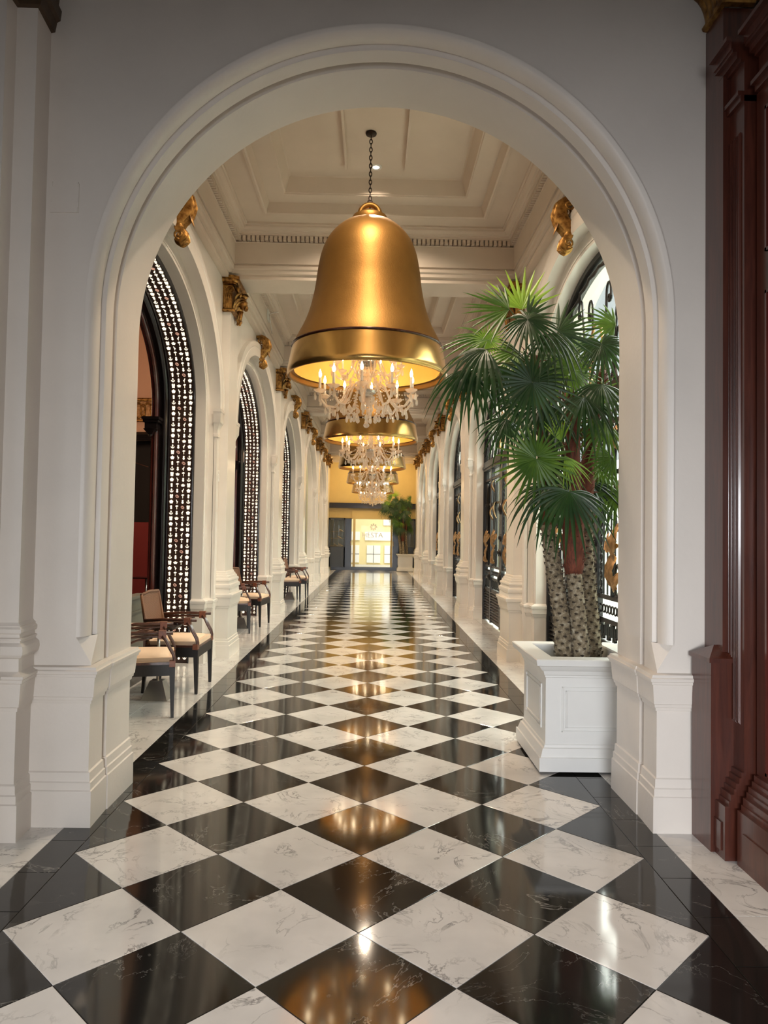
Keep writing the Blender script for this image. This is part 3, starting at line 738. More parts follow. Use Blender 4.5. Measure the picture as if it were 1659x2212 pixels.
def gate(c, label):
    root = thing('wrought_iron_gate', label, 'gate', (0, c, 0), group='iron gates on the courtyard side')
    X = 2.05
    f = lambda u, d, z: (d, u, z)
    fr = MB()
    arch_sweep(fr, OA, OB, OZ, 0.0, [(0.0, 2.0), (-.05, 2.0), (-.055, 2.01), (-.055, 2.09), (0, 2.10)], f, 44)
    arch_sweep(fr, OA-.09, OB-.09, OZ, OZ, [(0.0, 2.03), (-.03, 2.03), (-.03, 2.07), (0, 2.07)], f, 44, half=1)
    fr.box(X-.05, X+.05, -OA, OA, 2.62, 2.78); fr.box(X-.07, X+.07, -OA, OA, 2.66, 2.70)
    fr.build('arched_frame', 'iron', root, True, 35)
    for y in (-1.0, 1.0):
        MB().box(X-.03, X+.03, y-.035, y+.035, 0.02, 2.62).build('stile', 'grey_iron', root)
    for y in (-.05, .05):
        MB().box(X-.035, X+.02, y-.042, y+.042, 0.02, 2.62).build('stile', 'grey_iron', root)
    # bars
    bar = MB().box(-.006, .006, -.006, .006, 0, 1.0).mesh('bar', 'iron')
    ys = []
    y = -OA+.085
    while y < OA-.07:
        if min(abs(y+1), abs(y-1), abs(y)) > 0.05: ys.append(y)
        y += .098
    for y in ys: inst(bar, 'bar', root, (X, y, .98), scale=(1, 1, 1.64))
    def rail(z, t=.02): MB().box(X-.02, X+.02, -OA+.06, OA-.06, z-t, z+t).build('rail', 'iron', root)
    for z in (.57, .765, .965, 2.02, 2.45): rail(z)
    # key-pattern band, ring row
    key = MB(); y = -OA+.08; w_ = .15
    while y < OA-.12:
        for (a0, a1, b0, b1) in ((0, .012, .60, .74), (0, .07, .728, .74), (.058, .07, .63, .74), (.058, .11, .63, .642), (.10, .112, .60, .72), (.10, .15, .60, .612)):
            key.box(X-.012, X+.012, y+a0, y+a1, b0, b1)
        y += w_
    key.build('key_pattern_band', 'iron', root)
    rg = MB().tube([(0, .034*math.cos(2*PI*i/12), .034*math.sin(2*PI*i/12)) for i in range(13)], .008, 6, False).mesh('ring', 'iron', True)
    y = -OA+.12
    while y < OA-.1:
        inst(rg, 'ring', root, (X, y, .86)); y += .075
    # louvred kick panels
    kp = MB()
    for (a, b) in ((-OA+.06, -1.04), (-.96, -.09), (.09, .96), (1.04, OA-.06)):
        kp.box(X-.005, X+.01, a, b, .03, .56); z = .08
        while z < .53:
            kp.add([(X-.035, a, z), (X-.035, b, z), (X-.004, b, z+.03), (X-.004, a, z+.03), (X-.005, a, z-.005), (X-.005, b, z-.005)], [(0, 1, 2, 3), (0, 4, 5, 1)]); z += .045
    kp.build('louvred_panel', 'iron', root)
    # rosettes on the central stiles
    rs = MB()
    for z in (.78, 1.15, 1.32): 
        rs.lathe([(0.0, 0), (.07, 0), (.075, .012), (.05, .02), (.03, .035), (0, .04)], n=14)
    rs = MB().lathe([(0.001, .04), (.03, .035), (.045, .02), (.07, .016), (.075, 0)], n=14)
    rm = rs.mesh('rosette', 'iron', True)
    for y, z, s_ in ((0, .8, 1.6), (-.05, 1.22, .8), (-.05, 1.45, .8), (.05, 1.22, .8), (0, 1.9, 1.2), (-1, .8, 1.0), (1, .8, 1.0)):
        inst(rm, 'rosette', root, (X-.04, y, z), rot=(0, -PI/2, 0), scale=(s_, s_, 1))
    ch = MB()
    for y in (-.13, .13):
        z = 1.0
        while z < 2.4:
            ch.tube([(X-.01, y+.022*math.cos(2*PI*i/8), z+.034*math.sin(2*PI*i/8)) for i in range(9)], .007, 5, False); z += .075
    o = ch.build('chain_strip', 'iron', root)
    # long loops with stepped feet
    for y in (-.62, .62, -1.35, 1.35):
        lp = MB(); lp.tube([(X-.03, y+.06*math.cos(2*PI*i/20), 1.12+.13*math.sin(2*PI*i/20)) for i in range(21)], .012, 6, False)
        lp.tube([(X-.03, y+.085*math.cos(2*PI*i/24), 1.95+.42*math.sin(2*PI*i/24)) for i in range(25)], .012, 6, False)
        for q in (-1, 1):
            lp.box(X-.04, X-.015, y+q*.12-.03, y+q*.12+.03, 1.22, 1.34); lp.box(X-.04, X-.015, y+q*.15-.02, y+q*.15+.02, 1.16, 1.24); lp.box(X-.04, X-.015, y+q*.14-.012, y+q*.14+.012, .98, 1.16)
        lp.build('iron_loop', 'iron', root)
    # scrollwork in the arch head
    for s in (-1, 1):
        for (yb, top, lean) in ((.18, 3.62, .02), (.42, 3.72, .10), (.72, 3.55, .10), (1.05, 3.35, .14), (1.32, 3.15, .12)):
            sc_ = MB(); P = [(X, s*(yb+lean*(i/10)**2*1.2), 2.78+(top-2.78)*i/10) for i in range(11)]
            yt = s*(yb+lean*1.2)
            P += [(X, yt+s*(.06-.06*math.cos(a)), top+.08*math.sin(a)) for a in [PI*i/8 for i in range(1, 9)]]
            P += [(X, p[1], p[2]) for p in spiral((X, yt+s*.08, top-.06), .042, .012, 0 if s > 0 else PI, -1.2*s, 12)]
            sc_.tube(P, .012, 6); sc_.build('scroll', 'iron', root)
            lo_ = MB().tube([(X, s*(yb+.12)+.09*math.cos(2*PI*i/20), 3.02+.22*math.sin(2*PI*i/20)) for i in range(21)], .011, 6, False); lo_.build('scroll', 'iron', root)
    mono = MB(); mono.tube([(X-.02, .02+.19*math.cos(a), 3.12+.30*math.sin(a)) for a in [.5+i*(2*PI-1.0)/20 for i in range(21)]], .014, 6)
    mono.tube([(X-.02, .10, 3.10), (X-.02, .20, 3.10), (X-.02, .20, 2.86)], .014, 6)
    mono.build('gilded_letter', 'leaf_gold', root)
    tw_ = MB()
    path = arch_path(OA-.12, OB-.12, OZ, OZ, 50, 1)
    tw_.tube([(X-.02+.012*math.cos(i*2.2), u+.012*math.sin(i*2.2), z) for i, (u, z) in enumerate(path)], .02, 6); tw_.build('rope_moulding', 'iron', root, True)
    # gilded leaves
    spec = [(-.60, 1.58, .34, .085, -1.9, 1.0), (-.38, 1.50, .30, .075, -2.2, -1.1), (-.55, 1.33, .30, .09, -1.1, -1.2), (-.70, 1.20, .24, .06, -1.5, 1.3), (-.45, 1.78, .28, .07, 1.2, 1.2), (-.75, 1.75, .25, .06, 2.0, -1.0), (-.6, 2.2, .22, .07, 1.6, 0.6)]
    for s in (-1, 1):
        for off in (0.0, -.73):
            for (y, z, L, W_, a, cu) in spec:
                if off and z > 1.7: continue
                g = MB(); yy = y+off if s < 0 else -(y+off); aa = a if s < 0 else PI-a; cc = cu if s < 0 else -cu
                if abs(yy) > 1.6: continue
                gold_leaf(g, (X, yy, z), L, W_, aa, cc); g.build('gilded_leaf', 'leaf_gold', root, True)
    return root
glabels = ['black wrought-iron gate with gilded leaves behind the potted palm', 'iron gate with gilded leaves in the second arch, just past the palm', 'iron gate in the third arch on the courtyard side', 'iron gate in the fourth arch on the courtyard side', 'iron gate in the last arch before the end wall, courtyard side']
G0 = gate(BAYS[0], glabels[0])
for k in range(1, 5): dup(G0, (0, BAYS[k], 0), label=glabels[k])
for k, c in enumerate(BAYS):
    mb = MB(); pth = arch_path(OA, OB, OZ, 0.0, 40)
    mb.add([(2.2, c+u, z) for u, z in pth]+[(2.208, c+u, z) for u, z in pth], [tuple(range(len(pth))), tuple(range(2*len(pth)-1, len(pth)-1, -1))])
    struct(mb.build('window_%d' % (k+1), 'window_glass'), 'tall arched glass behind the iron gate')
    if k > 0:      # dark far door leaf
        r = thing('dark_door_leaf', ['', 'dark panelled door leaf beside the second iron gate', 'dark panelled door leaf beside the third iron gate', 'dark panelled door leaf beside the fourth iron gate', 'dark panelled door leaf beside the farthest iron gate'][k], 'door', (0, c, 0), group='dark door leaves on the courtyard side')
        MB().box(2.09, 2.13, 1.02, 1.70, 1.0, 2.42).build('dark_pane', 'black_lacquer', r)
        for z in (1.0, 1.3, 1.58, 1.9, 2.2): MB().box(2.08, 2.09, 1.03, 1.69, z-.008, z+.008).build('glazing_bar', 'steel', r)
# courtyard
struct(MB().box(2.3, 9.0, 3.9, 31, -.1, -.004).build('ground', 'paving'), 'pale courtyard paving outside the gates')
cw = MB().box(6.0, 6.2, 3.9, 31, 0, 3.4)
struct(cw.build('courtyard_wall', 'mint_wall'), 'pale courtyard wall outside the gates')
struct(MB().box(2.28, 6.2, 3.9, 4.1, 0, 4.5).build('courtyard_end_wall', 'mint_wall'))

# ================================================================ GILDED CAPITALS AND BRACKETS
def tongue(mb, base, d, nrm, L, W, curl, n=6):
    """curling leaf: base point, direction, outward normal."""
    d = Vector(d).normalized(); nrm = Vector(nrm).normalized(); sd = d.cross(nrm).normalized(); p = Vector(base); rows = []
    for i in range(n+1):
        t = i/n; a = curl*t*t
        dd = d*math.cos(a)+nrm*math.sin(a); nn = nrm*math.cos(a)-d*math.sin(a)
        if i: p = p+dd*L/n
        ww = W*(1-t**2.2)**.6*(.75+.5*math.sin(PI*t))
        rows.append([tuple(p+sd*ww*s_+nn*(0.25*ww*(1-s_*s_))) for s_ in (-1, -.55, 0, .55, 1)])
    mb.grid(rows); mb.grid([[tuple(Vector(q)-nrm*.006) for q in r] for r in rows]); return mb
def capital_proto(label):
    r = thing('gilded_capital', label, 'capital', (-1.81, BAYS[0]+2.4, 4.1), group='gilded capitals along the lounge side')
    ab = MB()
    line = [(0, -.26), (.115, -.26), (.135, -.24), (.135, .24), (.115, .26), (0, .26)]
    plan_sweep(ab, line, [(.33, -.01), (.335, .02), (.35, .02), (.355, .035), (.375, .045), (.385, .045), (.39, .06), (.425, .06), (.43, .0), (.43, -.1)], side=-1)
    plan_sweep(ab, line, [(0.0, -.05), (.005, .012), (.03, .014), (.035, .0), (.05, -.02)], side=-1)
    ab.build('abacus', 'gilding', r, True, 30)
    MB().box(-.005, .112, -.245, .245, .0, .35).build('bell_core', 'gilding', r)
    for s in (-1, 1):       # volutes on the near and far faces
        v = MB(); y = s*.255
        v.tube([(.0+.015, y, .06), (.03, y, .17), (.06, y, .26)] + [(.085+(.06-.05*i/14)*math.cos(2.6-i*.55), y, .265+(.06-.05*i/14)*math.sin(2.6-i*.55)) for i in range(15)], .010, 6)
        v.tube([(.02, y, .05), (.05, y, .15), (.08, y, .2)], .008, 6)
        for q in range(4): tongue(v, (.022+.024*q, y, .05), (0.05, 0, 1), (0, s, 0), .15, .012, .5, 4)
        v.build('volute', 'gilding', r, True)
    lv = MB()
    rnd = random.Random(3)
    for q, yy in enumerate((-.17, -.06, .06, .17)):
        tongue(lv, (.115, yy, .04), (0.1, 0, 1), (1, 0, 0), .22, .05, 1.7)
        tongue(lv, (.12, yy+.05, .16), (0.15, 0, 1), (1, 0, 0), .17, .04, 1.9)
    for s in (-1, 1):
        lv.tube([(.13, s*.08, .2), (.16, s*.14, .28)] + [(.17, s*(.17-(.055-.045*i/12)*math.cos(i*.5)), .29+(.055-.045*i/12)*math.sin(i*.5)) for i in range(13)], .012, 6)
    lv.build('acanthus_leaves', 'gilding', r, True)
    fg = MB()           # projecting mask with pendant swag
    fg.ball((.20, 0, .17), .055, .05, .07); fg.ball((.235, 0, .12), .03, .035, .04); fg.ball((.21, 0, .26), .045, .06, .03)
    for s in (-1, 1):
        tongue(fg, (.16, s*.05, .22), (.5, s*.4, .4), (1, s*.3, -.2), .12, .03, -1.6)
        tongue(fg, (.16, s*.03, .06), (.1, s*.25, -1), (1, 0, 0), .13, .03, -.9)
    tongue(fg, (.17, 0, .28), (1, 0, .35), (0, 0, 1), .13, .035, -1.2)
    fg.tube([(.17, 0, .08), (.16, 0, -.02), (.13, 0, -.09)], [.04, .028, .012], 7)
    for q in range(7): fg.ball((.15+.02*rnd.uniform(-1, 1), .03*rnd.uniform(-1, 1), .04-.02*q), .018, n=6, k=4)
    fg.build('carved_mask', 'gilding', r, True)
    return r
ordl = ['nearest', 'second', 'third', 'fourth', 'fifth']
C0 = capital_proto('nearest gilded capital on the lounge-side wall, with a carved mask')
for k in range(1, 5): dup(C0, (-1.81, BAYS[k]+2.4, 4.1), label='%s gilded capital from the front on the lounge-side wall' % ordl[k])
for k in range(0, 5): dup(C0, (1.81, BAYS[k]+2.4, 4.1), scale=(-1, 1, 1), label=('gilded capital on the courtyard side, half hidden by the palm top' if k == 0 else '%s gilded capital from the front on the courtyard-side wall' % ordl[k]), group='gilded capitals along the courtyard side')

def bracket_proto(label):
    r = thing('gilded_bracket', label, 'bracket', (-1.81, BAYS[0]-.1, 4.03), group='gilded scroll brackets on the lounge side')
    S = [(.06, .02), (.10, .0), (.135, .03), (.12, .075), (.085, .10), (.075, .15), (.10, .20), (.145, .255), (.165, .32), (.15, .385), (.10, .43), (.05, .455), (0, .47)]
    T = [.028, .032, .03, .028, .03, .034, .042, .052, .056, .052, .045, .04, .03]
    bd = MB(); n = 7
    # smooth spine
    P = []; TT = []
    for i in range(len(S)-1):
        for q in range(4):
            t = q/4; P.append((S[i][0]+(S[i+1][0]-S[i][0])*t, S[i][1]+(S[i+1][1]-S[i][1])*t)); TT.append(T[i]+(T[i+1]-T[i])*t)
    P.append(S[-1]); TT.append(T[-1])
    rows = []
    for i, (x, z) in enumerate(P):
        a = P[max(i-1, 0)]; b = P[min(i+1, len(P)-1)]; d = Vector((b[0]-a[0], b[1]-a[1])).normalized(); nn = Vector((d.y, -d.x))
        wy = .062+.018*math.sin(PI*i/len(P))
        row = []
        for j in range(11):
            s_ = j/10*2-1; bump_ = .010*(1 if j % 2 else -1)*(0.3+math.sin(PI*i/len(P)))*(abs(s_) < .95)
            k_ = TT[i]*(1-.35*s_*s_)+bump_
            row.append((x+nn.x*k_, s_*wy, z+nn.y*k_))
        row += [(x-nn.x*TT[i], wy, z-nn.y*TT[i]), (x-nn.x*TT[i], -wy, z-nn.y*TT[i])]
        rows.append(row)
    bd.grid(rows, True); bd.add(rows[0], [tuple(range(len(rows[0])))]); bd.build('scroll_body', 'gilding', r, True, 50)
    for s in (-1, 1):
        v = MB(); v2 = MB(); v.tube([(.085+(.06-.052*i/16)*math.cos(1.2+i*.6), s*.078, .385+(.06-.052*i/16)*math.sin(1.2+i*.6)) for i in range(17)], .011, 6)
        v2.tube([(.095+(.045-.038*i/14)*math.cos(-1.5-i*.6), s*.072, .045+(.045-.038*i/14)*math.sin(-1.5-i*.6)) for i in range(15)], .010, 6)
        v.build('volute', 'gilding', r, True); v2.build('volute', 'gilding', r, True)
    cr = MB()
    for q in range(5): cr.tube([(.10+.03*math.sin(q*.5), -.06, -.005+.02*q), (.15, 0, .0+.02*q), (.10+.03*math.sin(q*.5), .06, -.005+.02*q)], .014, 6)
    tongue(cr, (.17, 0, .36), (.0, 0, -1), (1, 0, 0), .24, .055, .5)
    cr.build('acanthus_curl', 'gilding', r, True)
    return r
B0 = bracket_proto('nearest gilded scroll bracket over the lounge arch, tucked behind the great arch')
for k in range(1, 5): dup(B0, (-1.81, BAYS[k]-.1, 4.03), label='%s gilded scroll bracket from the front over the lounge arches' % ordl[k])
for k in range(0, 5): dup(B0, (1.81, BAYS[k]-.1, 4.03), scale=(-1, 1, 1), label='%s gilded scroll bracket over the courtyard-side arches' % ordl[k], group='gilded scroll brackets on the courtyard side')

# ================================================================ BELLS AND CHANDELIERS
def bell_proto(label):
    r = thing('golden_bell', label, 'bell lamp', (BELLS[0][0], BELLS[0][1], 2.97), group='giant golden bells down the corridor')
    pr = [(.15, 1.53), (.20, 1.515), (.26, 1.485), (.325, 1.43), (.385, 1.36), (.43, 1.28), (.465, 1.18), (.487, 1.07), (.50, .98), (.512, .88), (.53, .78), (.555, .67), (.585, .575), (.622, .485), (.66, .41), (.695, .34), (.712, .295)]
    # refine
    fine = []
    for i in range(len(pr)-1):
        for q in range(3):
            t = q/3; p0 = pr[max(i-1, 0)]; p1 = pr[i]; p2 = pr[i+1]; p3 = pr[min(i+2, len(pr)-1)]
            fine.append(tuple(.5*((2*p1[a])+(-p0[a]+p2[a])*t+(2*p0[a]-5*p1[a]+4*p2[a]-p3[a])*t*t+(-p0[a]+3*p1[a]-3*p2[a]+p3[a])*t*t*t) for a in (0, 1)))
    fine.append(pr[-1])
    MB().lathe(fine, n=72).build('bell_body', 'bell_gold', r, True)
    MB().lathe([(.0, 1.61), (.09, 1.61), (.125, 1.60), (.14, 1.585), (.165, 1.575), (.172, 1.555), (.168, 1.53), (.15, 1.52)], n=48).build('crown_plate', 'bell_gold', r, True, 40)
    MB().lathe([(.712, .297), (.728, .297), (.733, .288), (.730, .279), (.722, .275)], n=72).build('dark_ring', 'dark_trim', r, True, 40)
    MB().lathe([(.722, .277), (.735, .22), (.748, .15), (.760, .085), (.766, .055), (.768, .04), (.766, .022), (.760, .004), (.750, .0)], n=72).build('rim_band', 'band_gold', r, True, 50)
    MB().lathe([(.750, .0), (.742, .003), (.735, .012), (.733, .05), (.70, .055)], n=72).build('lip', 'bell_gold', r, True, 30)
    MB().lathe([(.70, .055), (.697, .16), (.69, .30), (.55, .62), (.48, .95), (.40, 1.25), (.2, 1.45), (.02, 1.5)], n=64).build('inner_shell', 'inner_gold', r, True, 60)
    lp = MB().tube([(.095*math.cos(a), 0, 1.60+.095*math.sin(a)) for a in [PI*i/16 for i in range(17)]], .034, 8, flat=.8)
    lp.build('crown_loop', 'bell_gold', r, True)
    MB().tube([(0, 0, 1.60), (0, 0, 1.70)], .008, 6).tube([(.022*math.cos(2*PI*i/12), 0, 1.722+.022*math.sin(2*PI*i/12)) for i in range(13)], .006, 6, False).build('hook', 'chain', r, True)
    chn = MB(); z = 1.76; i = 0
    while z < 2.40:
        e = .026; pts = []
        for q in range(13):
            a = 2*PI*q/12; x = .013*math.cos(a); zz = e*math.sin(a)
            pts.append((x if i % 2 == 0 else 0, 0 if i % 2 == 0 else x, z+zz))
        chn.tube(pts, .0048, 5, False); z += .040; i += 1
    chn.build('chain', 'chain', r, True)
    MB().lathe([(0, 2.385), (.05, 2.388), (.055, 2.40), (.05, 2.412)], n=20).build('ceiling_cup', 'chain', r, True)
    return r
bl = ['nearest and largest golden bell, hanging on a dark chain', 'second golden bell from the front, behind the largest one', 'third golden bell from the front', 'fourth golden bell, second from the end', 'farthest golden bell, before the end doors']
GB = bell_proto(bl[0])
for k in range(1, 5): dup(GB, (BELLS[k][0], BELLS[k][1], 2.97), label=bl[k])

def chandelier_proto(label):
    r = thing('crystal_chandelier', label, 'chandelier', (BELLS[0][0], BELLS[0][1], 2.49), group='crystal chandeliers inside the bells')
    stem = MB().lathe([(.0, .20), (.02, .21), (.05, .235), (.075, .27), (.08, .30), (.06, .31), (.03, .33), (.025, .42), (.04, .46), (.05, .50), (.03, .54), (.03, .60), (.07, .62), (.085, .66), (.07, .69), (.03, .71), (.02, 1.0), (.012, 1.45), (.012, 1.99)], n=14)
    stem.build('stem', 'crystal', r, True, 30)
    MB().lathe([(.03, .30), (.085, .335), (.09, .36), (.05, .375)], n=12).build('hub', 'steel', r, True, 20)
    MB().lathe([(.03, .60), (.09, .63), (.10, .66), (.05, .69)], n=12).build('hub', 'steel', r, True, 20)
    drop = MB().lathe([(.0005, .0), (.010, .008), (.014, .022), (.013, .04), (.008, .06), (.0005, .078)], n=7)
    big = MB().lathe([(.0005, 0), (.014, .008), (.02, .022), (.017, .038), (.008, .055), (.0005, .065)], n=8)
    dm = drop.mesh('drop', 'crystal'); bm_ = big.mesh('drop', 'crystal')
    arm = MB(); A = [(.07, 0, .34), (.14, 0, .42), (.19, 0, .38), (.24, 0, .26), (.31, 0, .185), (.39, 0, .19), (.44, 0, .25), (.455, 0, .32)]
    F = []
    for i in range(len(A)-1):
        for q in range(3): t = q/3; F.append(tuple(A[i][a]+(A[i+1][a]-A[i][a])*t for a in range(3)))
    F.append(A[-1])
    arm.tube(F, .011, 7)
    pan = MB().lathe([(.012, .31), (.03, .315), (.055, .335), (.06, .345), (.04, .34), (.02, .345), (.014, .36)], (.455, 0, 0), 12)
    cnd = MB().lathe([(.013, .35), (.013, .46), (.0005, .46)], (.455, 0, 0), 8)
    blb = MB().lathe([(.0005, .46), (.010, .468), (.015, .485), (.012, .505), (.004, .53), (.0005, .54)], (.455, 0, 0), 8)
    ams = arm.mesh('arm', 'crystal', True); pms = pan.mesh('drip_pan', 'crystal', True); cms = cnd.mesh('candle', 'white_plastic', True); bms = blb.mesh('bulb', 'bulb', True)
    beads = MB()
    for i in range(14):
        t = i/13; beads.ball((.08+.37*t, 0, .60-.30*t-.11*math.sin(PI*t)), .0085, n=5, k=3)
    bds = beads.mesh('bead_string', 'crystal', True)
    N = 10
    for i in range(N):
        a = 2*PI*(i+.35)/N
        o = inst(ams, 'arm', r, (0, 0, 0), a)
        o2 = inst(pms, 'drip_pan', r, (0, 0, 0), a); inst(cms, 'candle', r, (0, 0, 0), a); inst(bms, 'bulb', r, (0, 0, 0), a)
        inst(bds, 'bead_string', r, (0, 0, 0), a)
        for (rr, zz, mm_) in ((.455, .225, dm), (.40, .10, dm), (.50, .24, dm), (.24, .13, bm_), (.31, .09, dm), (.47, .30, bm_), (.36, .13, dm), (.17, .16, bm_)):
            inst(mm_, 'drop', r, (rr*math.cos(a), rr*math.sin(a), zz))
        a2 = a+PI/N
        inst(ams, 'arm', r, (0, 0, .33), a2, scale=(.72, .72, .8)); inst(pms, 'drip_pan', r, (0, 0, .33), a2, scale=(.72, .72, .8))
        inst(bms, 'bulb', r, (0, 0, .33), a2, scale=(.72, .72, .8)); inst(cms, 'candle', r, (0, 0, .33), a2, scale=(.72, .72, .8))
        for (rr, zz) in ((.34, .50), (.22, .44)): inst(dm, 'drop', r, (rr*math.cos(a2), rr*math.sin(a2), zz))
    sk = MB()           # bead festoons and the dense crystal skirt
    for q in range(10):
        a = 2*PI*q/10; rr = .12
        for i in range(8): sk.ball((rr*math.cos(a), rr*math.sin(a), .12+.028*i), .010, n=5, k=3)
        b = 2*PI*(q+1)/10
        for i in range(1, 7):
            t = i/7; aa = a+(b-a)*t; r2 = .20
            sk.ball((r2*math.cos(aa), r2*math.sin(aa), .20-.05*math.sin(PI*t)), .009, n=5, k=3)
    for q in range(16):
        a = 2*PI*q/16
        for i in range(9): sk.ball((.07*math.cos(a)*(1+i*.05), .07*math.sin(a)*(1+i*.05), .72-.04*i), .009, n=5, k=3)
    o = sk.build('bead_festoons', 'crystal', r, True); o['kind'] = 'stuff'
    for q in range(8):
        a = 2*PI*q/8; inst(bm_, 'drop', r, (.12*math.cos(a), .12*math.sin(a), .055))
    inst(bm_, 'drop', r, (0, 0, 0), scale=(1.5, 1.5, 1.0)); MB().tube([(0, 0, .06), (0, 0, .22)], .003, 4).ball((0, 0, .08), .01).build('drop_wire', 'crystal', r)
    return r
cll = ['crystal chandelier with candle bulbs inside the largest golden bell', 'crystal chandelier inside the second golden bell', 'crystal chandelier inside the third golden bell', 'crystal chandelier inside the fourth golden bell', 'crystal chandelier inside the farthest golden bell']
CHD = chandelier_proto(cll[0])
for k in range(1, 5): dup(CHD, (BELLS[k][0], BELLS[k][1], 2.49), rz=.37*k, label=cll[k])
for k, (bx, by) in enumerate(BELLS):
    r = thing('recessed_downlight', 'small round lit downlight in the ceiling behind the %s' % ['nearest bell chain', 'second bell', 'third bell', 'fourth bell', 'farthest bell'][k], 'ceiling light', (0.0, by+.66, 5.375), group='recessed ceiling downlights')
    MB().lathe([(.035, .0), (.05, -.006), (.06, -.004), (.062, .004)], n=20).build('trim_ring', 'white_plastic', r, True)
    MB().lathe([(.0005, -.001), (.035, -.001)], n=16).build('lens', 'lamp_lens', r)

# ================================================================ POTTED PALM
PX, PY = 1.46, 4.93
def planter(label, loc, group):
    r = thing('square_planter', label, 'planter', loc, group=group)
    x0, x1, y0_, y1_ = -.37, .29, -.37, .36
    ln = [(x0, y0_), (x1, y0_), (x1, y1_), (x0, y1_)]
    b = MB(); plan_sweep(b, ln, [(0.015, 0), (0.015, .006), (.10, .006), (.10, -.004), (.125, -.012), (.15, -.02), (.155, -.03), (.17, -.034), (.175, -.04), (.60, -.04)], closed=True, side=-1)
    b.build('body', 'planter_paint', r, True, 25)
    b = MB(); plan_sweep(b, ln, [(.585, -.042), (.59, -.034), (.60, -.034), (.605, -.028), (.63, -.02), (.64, -.005), (.665, .012), (.67, .03), (.705, .036), (.71, .03), (.71, -.085), (.70, -.09), (.55, -.09)], closed=True, side=-1)
    b.build('rim', 'planter_paint', r, True, 25)
    MB().box(x0+.09, x1-.09, y0_+.09, y1_-.09, .53, .56).build('soil', 'soil', r)
    fr = MB()           # raised panel mouldings on each side
    def frame(f, w_):
        for a, t in ((.10, .008), (.125, .005)):
            u0_, u1_, v0, v1 = -w_+a, w_-a, .25+a-.1, .53-(a-.1)
            for (p, q, r_, s_) in ((u0_, u1_, v0, v0+t), (u0_, u1_, v1-t, v1), (u0_, u0_+t, v0, v1), (u1_-t, u1_, v0, v1)):
                fr.add([f(p, r_, 0), f(q, r_, 0), f(q, s_, 0), f(p, s_, 0), f(p, r_, .008), f(q, r_, .008), f(q, s_, .008), f(p, s_, .008)], [(0, 1, 2, 3), (4, 5, 6, 7), (0, 1, 5, 4), (1, 2, 6, 5), (2, 3, 7, 6), (3, 0, 4, 7)])
    frame(lambda u, v, w_: (u-.04, y0_+.04-w_, v), .29); frame(lambda u, v, w_: (x0+.04-w_, u, v), .33); frame(lambda u, v, w_: (x1-.04+w_, u, v), .33)
    fr.build('panel_moulding', 'planter_paint', r)
    return r
PLN = planter('large white panelled square planter standing right of the tiled aisle', (PX, PY, 0), 'white planters')

